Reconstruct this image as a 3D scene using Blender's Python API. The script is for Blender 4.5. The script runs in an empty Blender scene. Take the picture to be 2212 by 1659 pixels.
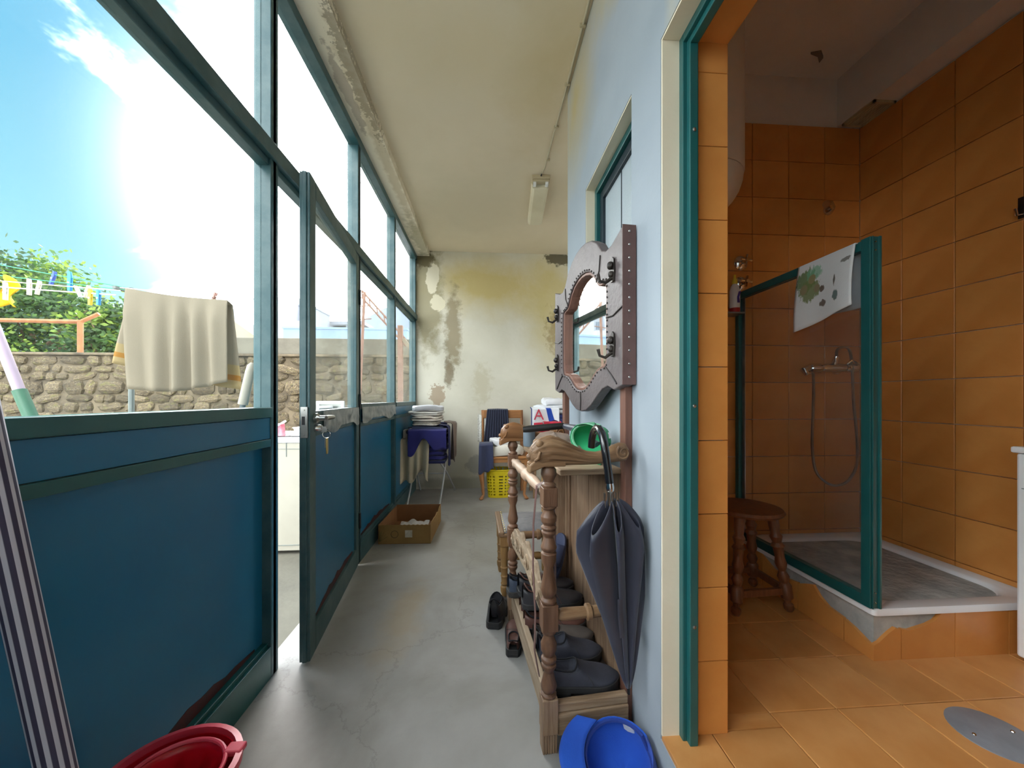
import bpy, bmesh, math, random
from math import sin, cos, pi, radians, atan, tan, sqrt, atan2
from mathutils import Vector, Matrix, noise as mnoise
random.seed(7)
scene = bpy.context.scene
COL = scene.collection

# ------------------------------------------------------------------ camera
F_PX, VX, HY, EYE = 800.0, 1050.0, 861.0, 1.12
cam_data = bpy.data.cameras.new('camera')
cam_data.sensor_fit = 'HORIZONTAL'
cam_data.sensor_width = 36.0
cam_data.lens = 36.0 * F_PX / 2212.0
cam_data.shift_y = (HY - 829.5) / 2212.0
cam_data.clip_start = 0.02
cam_data.clip_end = 400
cam = bpy.data.objects.new('camera', cam_data)
COL.objects.link(cam)
YAW = atan((1106.0 - VX) / F_PX)
cam.location = (0, 0, EYE)
cam.rotation_euler = (pi / 2, 0, -YAW)
scene.camera = cam

# ------------------------------------------------------------------ view
scene.view_settings.view_transform = 'Standard'
scene.view_settings.look = 'None'
scene.view_settings.gamma = 1.0
scene.view_settings.use_curve_mapping = False
scene.view_settings.exposure = 3.1


def lin(c):
    out = []
    for v in c:
        v = v / 255.0
        out.append(v / 12.92 if v <= 0.04045 else ((v + 0.055) / 1.055) ** 2.4)
    return tuple(out)


class NT:
    """small helper around a node tree"""
    def __init__(self, tree):
        self.t = tree

    def n(self, typ, inp=None, **props):
        nd = self.t.nodes.new(typ)
        for k, v in props.items():
            setattr(nd, k, v)
        for k, v in (inp or {}).items():
            s = nd.inputs[k]
            if hasattr(v, 'is_linked') or v.__class__.__name__.startswith('NodeSocket'):
                self.t.links.new(v, s)
            else:
                if s.type == 'RGBA' and len(v) == 3:
                    v = (*v, 1)
                s.default_value = v
        return nd

    def ramp(self, fac, stops, interp='LINEAR'):
        nd = self.t.nodes.new('ShaderNodeValToRGB')
        nd.color_ramp.interpolation = interp
        e = nd.color_ramp.elements
        while len(e) < len(stops):
            e.new(0.5)
        for el, (p, c) in zip(e, stops):
            el.position = p
            if isinstance(c, (int, float)):
                c = (c, c, c)
            el.color = (*c[:3], 1)
        self.t.links.new(fac, nd.inputs[0])
        return nd.outputs[0]

    def math(self, op, a, b=0.5, c=None, clamp=False):
        nd = self.t.nodes.new('ShaderNodeMath')
        nd.operation = op
        nd.use_clamp = clamp
        for i, v in enumerate((a, b, c)):
            if v is None:
                continue
            if v.__class__.__name__.startswith('NodeSocket'):
                self.t.links.new(v, nd.inputs[i])
            else:
                nd.inputs[i].default_value = v
        return nd.outputs[0]

    def mix(self, fac, a, b, blend='MIX'):
        nd = self.t.nodes.new('ShaderNodeMix')
        nd.data_type = 'RGBA'
        nd.blend_type = blend
        for idx, v in ((0, fac), (6, a), (7, b)):
            if v.__class__.__name__.startswith('NodeSocket'):
                self.t.links.new(v, nd.inputs[idx])
            else:
                if idx and len(v) == 3:
                    v = (*v, 1)
                nd.inputs[idx].default_value = v
        return nd.outputs[2]


# ------------------------------------------------------------------ sky
world = bpy.data.worlds.new('sky')
scene.world = world
world.use_nodes = True
wt = NT(world.node_tree)
world.node_tree.nodes.clear()
tc = wt.n('ShaderNodeTexCoord')
vec = tc.outputs['Generated']
sep = wt.n('ShaderNodeSeparateXYZ', {0: vec})
elev = sep.outputs[2]
blue = wt.ramp(elev, [(0.0, (0.12, 0.15, 0.16)), (0.25, (0.058, 0.116, 0.132)), (0.5, (0.030, 0.085, 0.122)), (1.0, (0.03, 0.08, 0.13))])
mp = wt.n('ShaderNodeMapping', {'Vector': vec, 'Scale': (1.0, 1.0, 1.7), 'Location': (0.35, 0.1, 0.2)})
nz = wt.n('ShaderNodeTexNoise', {'Vector': mp.outputs[0], 'Scale': 1.7, 'Detail': 7.0, 'Roughness': 0.6, 'Distortion': 0.5})
glow_dir = Vector((-0.33, 0.84, 0.40)).normalized()
dt = wt.n('ShaderNodeVectorMath', {0: vec, 1: glow_dir}, operation='DOT_PRODUCT')
gl = wt.math('MAXIMUM', dt.outputs['Value'], 0.0)
gl6 = wt.math('POWER', gl, 9.0)
gap_dir = Vector((-0.74, 0.56, 0.38)).normalized()
gp_ = wt.n('ShaderNodeVectorMath', {0: vec, 1: gap_dir}, operation='DOT_PRODUCT')
gap = wt.math('POWER', wt.math('MAXIMUM', gp_.outputs['Value'], 0.0), 14.0)
cl = wt.math('ADD', nz.outputs[0], wt.math('MULTIPLY', gl6, 0.36))
cl = wt.math('SUBTRACT', cl, wt.math('MULTIPLY', gap, 0.45))
cloud = wt.ramp(cl, [(0.42, 0.0), (0.64, 1.0)], 'EASE')
skycol = wt.mix(cloud, blue, (2.2, 2.2, 2.2))
glowc = wt.mix(wt.math('MULTIPLY', wt.math('POWER', gl, 70.0), 0.9), skycol, (6.0, 5.9, 5.7))
bg = wt.n('ShaderNodeBackground', {'Color': glowc, 'Strength': 1.0})
wo = wt.n('ShaderNodeOutputWorld', {'Surface': bg.outputs[0]})


# ------------------------------------------------------------------ mesh builder
def frame_of(d, up=Vector((0, 0, 1))):
    d = d.normalized()
    if abs(d.dot(up)) > 0.98:
        up = Vector((0, 1, 0))
    a = up.cross(d).normalized()
    b = d.cross(a).normalized()
    return a, b


def root_matrix(o):
    if o is None:
        return Matrix.Identity(4)
    while o.parent is not None:
        o = o.parent
    return Matrix.LocRotScale(o.location, o.rotation_euler, o.scale)


class MB:
    def __init__(self):
        self.v, self.f, self.uv = [], [], {}

    def add(self, vs, fs, uvs=None):
        k = len(self.v)
        self.v += [tuple(p) for p in vs]
        for i, f in enumerate(fs):
            if uvs:
                self.uv[len(self.f)] = [uvs[j] for j in f]
            self.f.append([k + j for j in f])
        return self

    def box(self, x0, x1, y0, y1, z0, z1):
        vs = [(x, y, z) for z in (z0, z1) for y in (y0, y1) for x in (x0, x1)]
        return self.add(vs, [(0, 2, 3, 1), (4, 5, 7, 6), (0, 1, 5, 4), (2, 6, 7, 3), (0, 4, 6, 2), (1, 3, 7, 5)])

    def bar(self, p0, p1, w, t, up=(0, 0, 1)):
        """rectangular bar; w along side axis, t along up axis"""
        p0, p1 = Vector(p0), Vector(p1)
        a, b = frame_of(p1 - p0, Vector(up))
        vs = []
        for p in (p0, p1):
            for s, q in ((-1, -1), (1, -1), (1, 1), (-1, 1)):
                vs.append(p + a * (s * w / 2) + b * (q * t / 2))
        return self.add(vs, [(3, 2, 1, 0), (4, 5, 6, 7), (0, 1, 5, 4), (1, 2, 6, 5), (2, 3, 7, 6), (3, 0, 4, 7)])

    def tube(self, pts, r, n=8, caps=True, closed=False, flat=1.0):
        pts = [Vector(p) for p in pts]
        m = len(pts)
        rs = r if isinstance(r, (list, tuple)) else [r] * m
        k = len(self.v)
        vs, fs = [], []
        pa = None
        for i, p in enumerate(pts):
            if closed:
                d = pts[(i + 1) % m] - pts[i - 1]
            else:
                d = pts[min(i + 1, m - 1)] - pts[max(i - 1, 0)]
            d = d.normalized() if d.length > 1e-9 else Vector((0, 0, 1))
            if pa is None:
                a, b = frame_of(d)
            else:
                a = (pa - d * pa.dot(d)).normalized()
                b = d.cross(a)
            pa = a
            for j in range(n):
                t = 2 * pi * j / n
                vs.append(p + a * (cos(t) * rs[i]) + b * (sin(t) * rs[i] * flat))
        for i in range(m if closed else m - 1):
            i2 = (i + 1) % m
            for j in range(n):
                j2 = (j + 1) % n
                fs.append((i * n + j, i * n + j2, i2 * n + j2, i2 * n + j))
        if caps and not closed:
            fs.append(tuple(range(n - 1, -1, -1)))
            fs.append(tuple((m - 1) * n + j for j in range(n)))
        return self.add(vs, fs)

    def lathe(self, prof, p0, p1, n=14):
        """prof: list of (t 0..1 along p0-p1, radius)"""
        p0, p1 = Vector(p0), Vector(p1)
        a, b = frame_of(p1 - p0)
        vs, fs = [], []
        m = len(prof)
        for t, r in prof:
            c = p0.lerp(p1, t)
            for j in range(n):
                q = 2 * pi * j / n
                vs.append(c + a * (cos(q) * r) + b * (sin(q) * r))
        for i in range(m - 1):
            for j in range(n):
                j2 = (j + 1) % n
                fs.append((i * n + j, i * n + j2, (i + 1) * n + j2, (i + 1) * n + j))
        if prof[0][1] > 1e-4:
            fs.append(tuple(range(n - 1, -1, -1)))
        if prof[-1][1] > 1e-4:
            fs.append(tuple((m - 1) * n + j for j in range(n)))
        return self.add(vs, fs)

    def prism(self, out, o, ux, uy, ext):
        """polygon 'out' (2d) at o + x*ux + y*uy, extruded by vector ext"""
        o, ux, uy, ext = Vector(o), Vector(ux), Vector(uy), Vector(ext)
        m = len(out)
        vs = [o + ux * x + uy * y for x, y in out] + [o + ux * x + uy * y + ext for x, y in out]
        fs = [tuple(range(m - 1, -1, -1)), tuple(range(m, 2 * m))]
        fs += [(i, (i + 1) % m, m + (i + 1) % m, m + i) for i in range(m)]
        return self.add(vs, fs)

    def ring(self, outer, inner, o, ux, uy, ext):
        """flat ring between two outlines with equal counts, extruded"""
        o, ux, uy, ext = Vector(o), Vector(ux), Vector(uy), Vector(ext)
        m = len(outer)
        P = lambda L, e: [o + ux * x + uy * y + ext * e for x, y in L]
        vs = P(outer, 0) + P(inner, 0) + P(outer, 1) + P(inner, 1)
        fs = []
        for i in range(m):
            j = (i + 1) % m
            fs += [(i, m + i, m + j, j), (2 * m + i, 2 * m + j, 3 * m + j, 3 * m + i),
                   (i, j, 2 * m + j, 2 * m + i), (m + i, 3 * m + i, 3 * m + j, m + j)]
        return self.add(vs, fs)

    def grid(self, fn, nu, nv, wrap=False):
        vs, uvs, fs = [], [], []
        for i in range(nu + 1):
            for j in range(nv + 1):
                u, v = i / nu, j / nv
                vs.append(fn(u, v))
                uvs.append((u, v))
        w = nv + 1
        for i in range(nu):
            for j in range(nv):
                fs.append((i * w + j, (i + 1) * w + j, (i + 1) * w + j + 1, i * w + j + 1))
        return self.add(vs, fs, uvs)

    def loft(self, secs, caps=True):
        """list of equal-count rings"""
        n = len(secs[0])
        vs = [p for s in secs for p in s]
        fs = []
        for i in range(len(secs) - 1):
            for j in range(n):
                j2 = (j + 1) % n
                fs.append((i * n + j, i * n + j2, (i + 1) * n + j2, (i + 1) * n + j))
        if caps:
            fs.append(tuple(range(n - 1, -1, -1)))
            fs.append(tuple((len(secs) - 1) * n + j for j in range(n)))
        return self.add(vs, fs)

    def ball(self, c, rx, ry=None, rz=None, nu=8, nv=12):
        ry = rx if ry is None else ry
        rz = rx if rz is None else rz
        c = Vector(c)
        vs = [c + Vector((0, 0, -rz))]
        for i in range(1, nu):
            a = -pi / 2 + pi * i / nu
            for j in range(nv):
                q = 2 * pi * j / nv
                vs.append(c + Vector((rx * cos(a) * cos(q), ry * cos(a) * sin(q), rz * sin(a))))
        vs.append(c + Vector((0, 0, rz)))
        fs = []
        for j in range(nv):
            fs.append((0, 1 + (j + 1) % nv, 1 + j))
        for i in range(nu - 2):
            for j in range(nv):
                j2 = (j + 1) % nv
                a, b = 1 + i * nv, 1 + (i + 1) * nv
                fs.append((a + j, a + j2, b + j2, b + j))
        top = len(vs) - 1
        b = 1 + (nu - 2) * nv
        for j in range(nv):
            fs.append((top, b + j, b + (j + 1) % nv))
        return self.add(vs, fs)

    def mesh(self, name, inv=None):
        me = bpy.data.meshes.new(name)
        vs = self.v
        if inv is not None:
            vs = [tuple(inv @ Vector(p)) for p in vs]
        me.from_pydata(vs, [], self.f)
        if self.uv:
            uvl = me.uv_layers.new(name='UVMap')
            for fi, uvs in self.uv.items():
                p = me.polygons[fi]
                for k, li in enumerate(p.loop_indices):
                    uvl.data[li].uv = uvs[k]
        bm = bmesh.new()
        bm.from_mesh(me)
        bmesh.ops.recalc_face_normals(bm, faces=bm.faces)
        bm.to_mesh(me)
        bm.free()
        me.update()
        return me

    def build(self, name, mat, parent=None, smooth=False, bevel=0, sub=0, solid=0, local=False, angle=40):
        inv = None
        if parent is not None and not local:
            inv = root_matrix(parent).inverted()
        me = self.mesh(name, inv)
        me.materials.append(mat)
        if smooth:
            for p in me.polygons:
                p.use_smooth = True
            if angle:
                try:
                    me.set_sharp_from_angle(angle=radians(angle))
                except Exception:
                    pass
        o = bpy.data.objects.new(name, me)
        COL.objects.link(o)
        o.parent = parent
        if solid:
            m = o.modifiers.new('thickness', 'SOLIDIFY')
            m.thickness = solid
            m.offset = 0
        if bevel:
            m = o.modifiers.new('bevel', 'BEVEL')
            m.width = bevel
            m.segments = 2
            m.limit_method = 'ANGLE'
        if sub:
            m = o.modifiers.new('subdivision', 'SUBSURF')
            m.levels = sub
            m.render_levels = sub
        return o


def tag(o, label=None, cat=None, group=None, kind=None):
    if label:
        o['label'] = label
    if cat:
        o['category'] = cat
    if group:
        o['group'] = group
    if kind:
        o['kind'] = kind
    return o


def thing(name, label, cat, loc=(0, 0, 0), rz=0, group=None):
    o = bpy.data.objects.new(name, None)
    o.empty_display_size = 0.05
    COL.objects.link(o)
    o.location = loc
    o.rotation_euler = (0, 0, rz)
    return tag(o, label, cat, group)


def struct(o):
    o['kind'] = 'structure'
    return o


def wob(x, y, z, s=1.0, k=0):
    return mnoise.noise(Vector((x * s + k * 7.31, y * s - k * 3.7, z * s + k * 1.9)))


# ------------------------------------------------------------------ materials
MATS = {}


def newmat(name):
    m = bpy.data.materials.new(name)
    m.use_nodes = True
    m.node_tree.nodes.clear()
    return m, NT(m.node_tree)


def finish(m, t, col, rough=0.5, metal=0.0, bump=None, bstr=0.2, bdist=0.01, coat=0.0, spec=0.5, sheen=0.0, trans=0.0, sub=0.0):
    inp = {'Base Color': col, 'Roughness': rough, 'Metallic': metal, 'Coat Weight': coat,
           'Specular IOR Level': spec, 'Sheen Weight': sheen, 'Transmission Weight': trans}
    b = t.n('ShaderNodeBsdfPrincipled', inp)
    if bump is not None:
        bn = t.n('ShaderNodeBump', {'Height': bump, 'Strength': bstr, 'Distance': bdist})
        t.t.links.new(bn.outputs[0], b.inputs['Normal'])
    sh = b.outputs[0]
    if sub:
        tr = t.n('ShaderNodeBsdfTranslucent', {'Color': col})
        mx = t.n('ShaderNodeMixShader', {0: sub, 1: sh, 2: tr.outputs[0]})
        sh = mx.outputs[0]
    t.n('ShaderNodeOutputMaterial', {'Surface': sh})
    return m


def M(name, c1, c2=None, sc=6.0, rough=0.5, metal=0.0, bump=0.0, bsc=40.0, st=(1, 1, 1), det=4.0, lo=0.35, hi=0.65,
      rand=0.0, coat=0.0, spec=0.5, sheen=0.0, sub=0.0, dist=0.0, bdist=0.01):
    """noise-mottled principled material; colours are sRGB 0-255"""
    if name in MATS:
        return MATS[name]
    m, t = newmat(name)
    tc = t.n('ShaderNodeTexCoord')
    mp = t.n('ShaderNodeMapping', {'Vector': tc.outputs['Object'], 'Scale': st})
    c1 = lin(c1)
    c2 = lin(c2) if c2 else c1
    nz = t.n('ShaderNodeTexNoise', {'Vector': mp.outputs[0], 'Scale': sc, 'Detail': det, 'Roughness': 0.6, 'Distortion': dist})
    col = t.ramp(nz.outputs[0], [(lo, c1), (hi, c2)])
    if rand:
        oi = t.n('ShaderNodeObjectInfo')
        val = t.math('MULTIPLY_ADD', oi.outputs['Random'], 2 * rand, 1 - rand)
        hs = t.n('ShaderNodeHueSaturation', {'Color': col, 'Value': val})
        col = hs.outputs[0]
    bp = None
    if bump:
        bz = t.n('ShaderNodeTexNoise', {'Vector': mp.outputs[0], 'Scale': bsc, 'Detail': 3.0})
        bp = bz.outputs[0]
    finish(m, t, col, rough, metal, bp, bump, bdist, coat, spec, sheen, 0.0, sub)
    MATS[name] = m
    return m


def blot(t, vec, axes, cx, cz, rx, rz, nsc=9.0, namp=0.8, edge=0.12):
    """soft mask 0..1 of an irregular patch around (cx,cz) on two world axes"""
    s = t.n('ShaderNodeSeparateXYZ', {0: vec})
    a = t.math('DIVIDE', t.math('SUBTRACT', s.outputs[axes[0]], cx), rx)
    b = t.math('DIVIDE', t.math('SUBTRACT', s.outputs[axes[1]], cz), rz)
    r = t.math('SQRT', t.math('ADD', t.math('MULTIPLY', a, a), t.math('MULTIPLY', b, b)))
    nz = t.n('ShaderNodeTexNoise', {'Vector': vec, 'Scale': nsc, 'Detail': 6.0, 'Roughness': 0.65})
    r = t.math('ADD', r, t.math('MULTIPLY', t.math('SUBTRACT', nz.outputs[0], 0.5), namp * 2))
    return t.ramp(r, [(max(0.0, 0.9 - edge), 1.0), (0.9 + edge * 0.5, 0.0)])


def plaster(name, base, base2, axes, blots=(), rough=0.85, sc=1.3, bump=0.25, streak=0.0):
    m, t = newmat(name)
    tc = t.n('ShaderNodeTexCoord')
    vec = tc.outputs['Object']
    nz = t.n('ShaderNodeTexNoise', {'Vector': vec, 'Scale': sc, 'Detail': 6.0, 'Roughness': 0.6, 'Distortion': 0.4})
    col = t.ramp(nz.outputs[0], [(0.32, lin(base)), (0.68, lin(base2))])
    for b in blots:
        (cx, cz, rx, rz, c) = b[:5]
        st = b[5] if len(b) > 5 else 1.0
        ns = b[6] if len(b) > 6 else 9.0
        na = b[7] if len(b) > 7 else 0.8
        ed = b[8] if len(b) > 8 else 0.12
        mk = blot(t, vec, axes, cx, cz, rx, rz, ns, na, ed)
        col = t.mix(t.math('MULTIPLY', mk, st), col, lin(c))
    if streak:
        mp = t.n('ShaderNodeMapping', {'Vector': vec, 'Scale': (9, 9, 0.5)})
        sn = t.n('ShaderNodeTexNoise', {'Vector': mp.outputs[0], 'Scale': 2.0, 'Detail': 4.0})
        f = t.ramp(sn.outputs[0], [(0.5, 0.0), (0.75, streak)])
        col = t.mix(f, col, lin((196, 184, 128)))
    bz = t.n('ShaderNodeTexNoise', {'Vector': vec, 'Scale': 14.0, 'Detail': 6.0})
    return finish(m, t, col, rough, 0, bz.outputs[0], bump, 0.01)


def glassmat(name, tint=(0.96, 0.98, 0.98), gloss=1.0, dust=0.05, dustcol=(0.8, 0.8, 0.75), rough=0.0):
    m, t = newmat(name)
    tr = t.n('ShaderNodeBsdfTransparent', {'Color': tint})
    gs = t.n('ShaderNodeBsdfGlossy', {'Color': (gloss, gloss, gloss), 'Roughness': rough})
    lw = t.n('ShaderNodeLayerWeight', {'Blend': 0.5})
    fr = t.math('MULTIPLY_ADD', t.math('POWER', lw.outputs['Facing'], 5.0), 0.45, 0.022)
    mx = t.n('ShaderNodeMixShader', {0: fr, 1: tr.outputs[0], 2: gs.outputs[0]})
    out = mx.outputs[0]
    if dust:
        tc = t.n('ShaderNodeTexCoord')
        nz = t.n('ShaderNodeTexNoise', {'Vector': tc.outputs['Object'], 'Scale': 5.0, 'Detail': 6.0})
        f = t.ramp(nz.outputs[0], [(0.3, dust * 0.5), (0.75, dust * 1.6)])
        df = t.n('ShaderNodeBsdfDiffuse', {'Color': dustcol})
        mx2 = t.n('ShaderNodeMixShader', {0: f, 1: out, 2: df.outputs[0]})
        out = mx2.outputs[0]
    t.n('ShaderNodeOutputMaterial', {'Surface': out})
    return m


def wood(name, c1, c2, axis=2, sc=3.0, rough=0.55, bump=0.25, c3=None):
    """grain runs along the given local axis"""
    if name in MATS:
        return MATS[name]
    m, t = newmat(name)
    tc = t.n('ShaderNodeTexCoord')
    s = [14.0, 14.0, 14.0]
    s[axis] = 1.2
    mp = t.n('ShaderNodeMapping', {'Vector': tc.outputs['Object'], 'Scale': s})
    nz = t.n('ShaderNodeTexNoise', {'Vector': mp.outputs[0], 'Scale': sc, 'Detail': 6.0, 'Roughness': 0.65, 'Distortion': 0.6})
    stops = [(0.3, lin(c1)), (0.7, lin(c2))]
    if c3:
        stops = [(0.3, lin(c1)), (0.5, lin(c2)), (0.72, lin(c3))]
    col = t.ramp(nz.outputs[0], stops)
    oi = t.n('ShaderNodeObjectInfo')
    hs = t.n('ShaderNodeHueSaturation', {'Color': col, 'Value': t.math('MULTIPLY_ADD', oi.outputs['Random'], 0.2, 0.9)})
    finish(m, t, hs.outputs[0], rough, 0, nz.outputs[0], bump, 0.01)
    MATS[name] = m
    return m

# ================================================================== STRUCTURE
XL, XR, H, ZB = -0.86, 0.49, 2.95, 0.175
YB = 4.65          # corridor end wall
BY, BX = 1.98, 2.136   # bathroom back wall and right wall

mt, t = newmat('concrete_floor')
tc = t.n('ShaderNodeTexCoord')
v = tc.outputs['Object']
n1 = t.n('ShaderNodeTexNoise', {'Vector': v, 'Scale': 1.6, 'Detail': 8.0, 'Roughness': 0.6, 'Distortion': 0.3})
n2 = t.n('ShaderNodeTexNoise', {'Vector': v, 'Scale': 9.0, 'Detail': 8.0, 'Roughness': 0.7})
col = t.ramp(n1.outputs[0], [(0.3, lin((138, 133, 126))), (0.52, lin((160, 157, 153))), (0.7, lin((172, 170, 167)))])
col = t.mix(t.ramp(n2.outputs[0], [(0.62, 0.0), (0.75, 0.35)]), col, lin((120, 116, 106)))
mkb = blot(t, v, (0, 1), -0.42, 1.95, 0.14, 0.45, 5.0, 0.7, 0.6)
col = t.mix(t.math('MULTIPLY', mkb, 0.4), col, lin((170, 140, 85)))
mkb = blot(t, v, (0, 1), -0.1, 3.0, 0.5, 1.2, 2.0, 0.7, 0.6)
col = t.mix(t.math('MULTIPLY', mkb, 0.3), col, lin((150, 140, 118)))
vo = t.n('ShaderNodeTexVoronoi', {'Vector': t.n('ShaderNodeMapping', {'Vector': t.n('ShaderNodeVectorMath', {0: v, 1: t.n('ShaderNodeVectorMath', {0: n2.outputs['Color'], 'Scale': 0.25}, operation='SCALE').outputs[0]}, operation='ADD').outputs[0]}).outputs[0], 'Scale': 0.9}, feature='DISTANCE_TO_EDGE')
crk = t.ramp(vo.outputs['Distance'], [(0.0, 0.3), (0.006, 0.0)])
col = t.mix(crk, col, lin((100, 96, 88)))
MATS['concrete'] = finish(mt, t, col, 0.6, 0, n2.outputs[0], 0.15, 0.01)

back_blots = [
    (0.1, 2.55, 1.1, 0.5, (190, 170, 104), 0.85, 2.2, 0.5, 0.6),
    (0.85, 2.3, 0.5, 0.9, (190, 174, 112), 0.7, 2.5, 0.6, 0.6),
    (-0.72, 2.45, 0.22, 0.9, (150, 140, 108), 0.85, 6.0, 0.7, 0.3),
    (-0.41, 1.95, 0.13, 0.62, (140, 126, 96), 0.8, 12.0, 0.8, 0.35),
    (-0.46, 1.45, 0.07, 0.22, (122, 108, 84), 0.8, 16.0, 0.8, 0.3),
    (-0.66, 2.62, 0.09, 0.22, (222, 214, 190), 0.9, 8.0, 0.7, 0.06),
    (-0.60, 2.30, 0.10, 0.12, (220, 212, 186), 0.9, 9.0, 0.7, 0.06),
    (-0.78, 2.85, 0.18, 0.12, (96, 86, 58), 0.9, 12.0, 0.9, 0.2),
    (0.92, 2.9, 0.2, 0.1, (76, 68, 46), 0.9, 14.0, 1.0, 0.2),
    (0.95, 2.0, 0.22, 0.35, (140, 116, 72), 0.6, 16.0, 1.2, 0.4),
    (-0.60, 1.16, 0.1, 0.14, (150, 124, 96), 0.7, 22.0, 1.2, 0.1),
    (-0.05, 1.3, 0.14, 0.3, (178, 168, 136), 0.45, 14.0, 1.1, 0.4),
    (-0.07, 0.30, 0.2, 0.13, (172, 170, 162), 0.8, 7.0, 0.7, 0.1),
    (-0.05, 0.06, 1.2, 0.1, (160, 156, 140), 0.7, 6.0, 0.6, 0.3),
]
MATS['plaster_back'] = plaster('plaster_back', (200, 196, 178), (216, 212, 198), (0, 2), back_blots, sc=1.1, bump=0.3)
right_blots = [
    (2.0, 2.75, 0.5, 0.5, (170, 152, 96), 0.85, 1.6, 0.6, 0.8),
    (1.35, 2.9, 0.4, 0.3, (176, 160, 106), 0.8, 2.5, 0.6, 0.7),
    (0.95, 1.9, 0.05, 1.2, (196, 184, 150), 0.35, 4.0, 0.6, 0.6),
]
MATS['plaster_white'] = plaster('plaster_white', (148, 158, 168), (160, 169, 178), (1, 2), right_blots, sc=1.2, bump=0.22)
MATS['plaster_plain'] = plaster('plaster_plain', (206, 206, 200), (220, 220, 214), (0, 2), (), sc=1.2, bump=0.2)
ceil_blots = [
    (0.0, 1.9, 0.8, 0.5, (226, 206, 164), 0.5, 2.0, 0.6, 0.8),
    (0.35, 2.2, 0.3, 0.7, (204, 182, 132), 0.5, 3.0, 0.6, 0.8),
    (-0.1, 3.6, 0.8, 0.9, (212, 200, 174), 0.6, 2.0, 0.5, 0.5),
    (-0.3, 1.3, 0.5, 0.2, (176, 162, 136), 0.6, 4.0, 0.8, 0.6),
]
MATS['plaster_ceiling'] = plaster('plaster_ceiling', (226, 211, 184), (232, 219, 194), (0, 1), ceil_blots, sc=1.0, bump=0.12)
beam_blots = [
    (-0.74, 2.9, 0.05, 1.4, (176, 158, 122), 0.5, 9.0, 1.1, 0.4),
    (-0.80, 2.2, 0.035, 0.35, (150, 134, 118), 0.6, 12.0, 1.0, 0.1),
    (-0.78, 1.55, 0.03, 0.14, (124, 104, 92), 0.7, 14.0, 1.0, 0.1),
    (-0.72, 2.1, 0.04, 0.5, (124, 110, 86), 0.6, 40.0, 1.6, 0.1),
    (-0.74, 4.2, 0.1, 0.6, (140, 134, 100), 0.6, 12.0, 1.1, 0.4),
]
MATS['plaster_beam'] = plaster('plaster_beam', (232, 222, 200), (238, 229, 210), (0, 1), beam_blots, sc=2.0, bump=0.4)
MATS['plaster_bath'] = M('plaster_bath', (216, 210, 204), (226, 221, 215), 2.0, 0.9, bump=0.1)

MATS['green'] = M('green_aluminium', (22, 84, 86), (30, 94, 94), 3.0, 0.32, bump=0.03, bsc=60, spec=0.6)
MATS['green_panel'] = M('green_panel_paint', (22, 104, 144), (34, 114, 150), 1.8, 0.30, bump=0.04, bsc=8, spec=0.5, det=8)
MATS['green_old'] = M('weathered_green_aluminium', (44, 84, 90), (88, 112, 114), 5.0, 0.42, bump=0.1, bsc=30, lo=0.4, hi=0.75, det=8)
MATS['glass'] = glassmat('window_glass', dust=0.025)
MATS['glass_dusty'] = glassmat('dusty_window_glass', dust=0.09, dustcol=(0.78, 0.8, 0.72))
MATS['glass_shower'] = glassmat('shower_glass', tint=(0.86, 0.88, 0.9), dust=0.03)
MATS['steel'] = M('brushed_steel', (180, 180, 176), (150, 150, 148), 8, 0.3, metal=1.0)
MATS['chrome'] = M('chrome', (215, 215, 215), None, 8, 0.12, metal=1.0)
MATS['black_plastic'] = M('black_plastic', (24, 24, 26), (34, 34, 36), 8, 0.35)
MATS['white_enamel'] = M('white_enamel', (226, 228, 230), (234, 235, 236), 3, 0.22, coat=0.3)

struct(MB().box(-0.93, 2.7, -1.7, 4.85, -0.12, 0).build('floor', MATS['concrete']))
struct(MB().box(-0.70, 2.75, -1.7, 4.85, H, H + 0.12).build('ceiling', MATS['plaster_ceiling']))
struct(MB().box(-0.93, -0.70, -1.7, 4.85, 2.885, H + 0.12).build('trim_1', MATS['plaster_beam']))
struct(MB().box(-0.93, 2.75, YB, YB + 0.2, -0.12, H + 0.12).build('wall_back', MATS['plaster_back']))
struct(MB().box(-1.05, 2.75, -1.9, -1.7, -0.12, H + 0.12).build('wall_front', MATS['plaster_plain']))
struct(MB().box(2.6, 2.75, 2.2, YB, 0, H).build('wall_far_right', MATS['plaster_plain']))

# right wall: pieces around the bathroom door opening and the small window
DY0, DY1, DZ = -0.35, 1.01, 2.13  # doorway widened on its unseen near side to let more light into the bathroom
WY0, WY1, WZ0, WZ1 = 1.22, 1.80, 1.24, 2.15
T1 = 0.672
wr = MB()
wr.box(XR, T1, DY1, WY0, 0, H)
wr.box(XR, T1, WY0, WY1, 0, WZ0)
wr.box(XR, T1, WY0, WY1, WZ1, H)
wr.box(XR, T1, WY1, 2.2, 0, H)
wr.box(XR, T1, DY0, DY1, DZ, H)
wr.box(XR, T1, -1.7, DY0, 0, H)
wr.box(XR, T1, DY0, DY1, 0, ZB - 0.012)
struct(wr.build('wall_right', MATS['plaster_white']))

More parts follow.
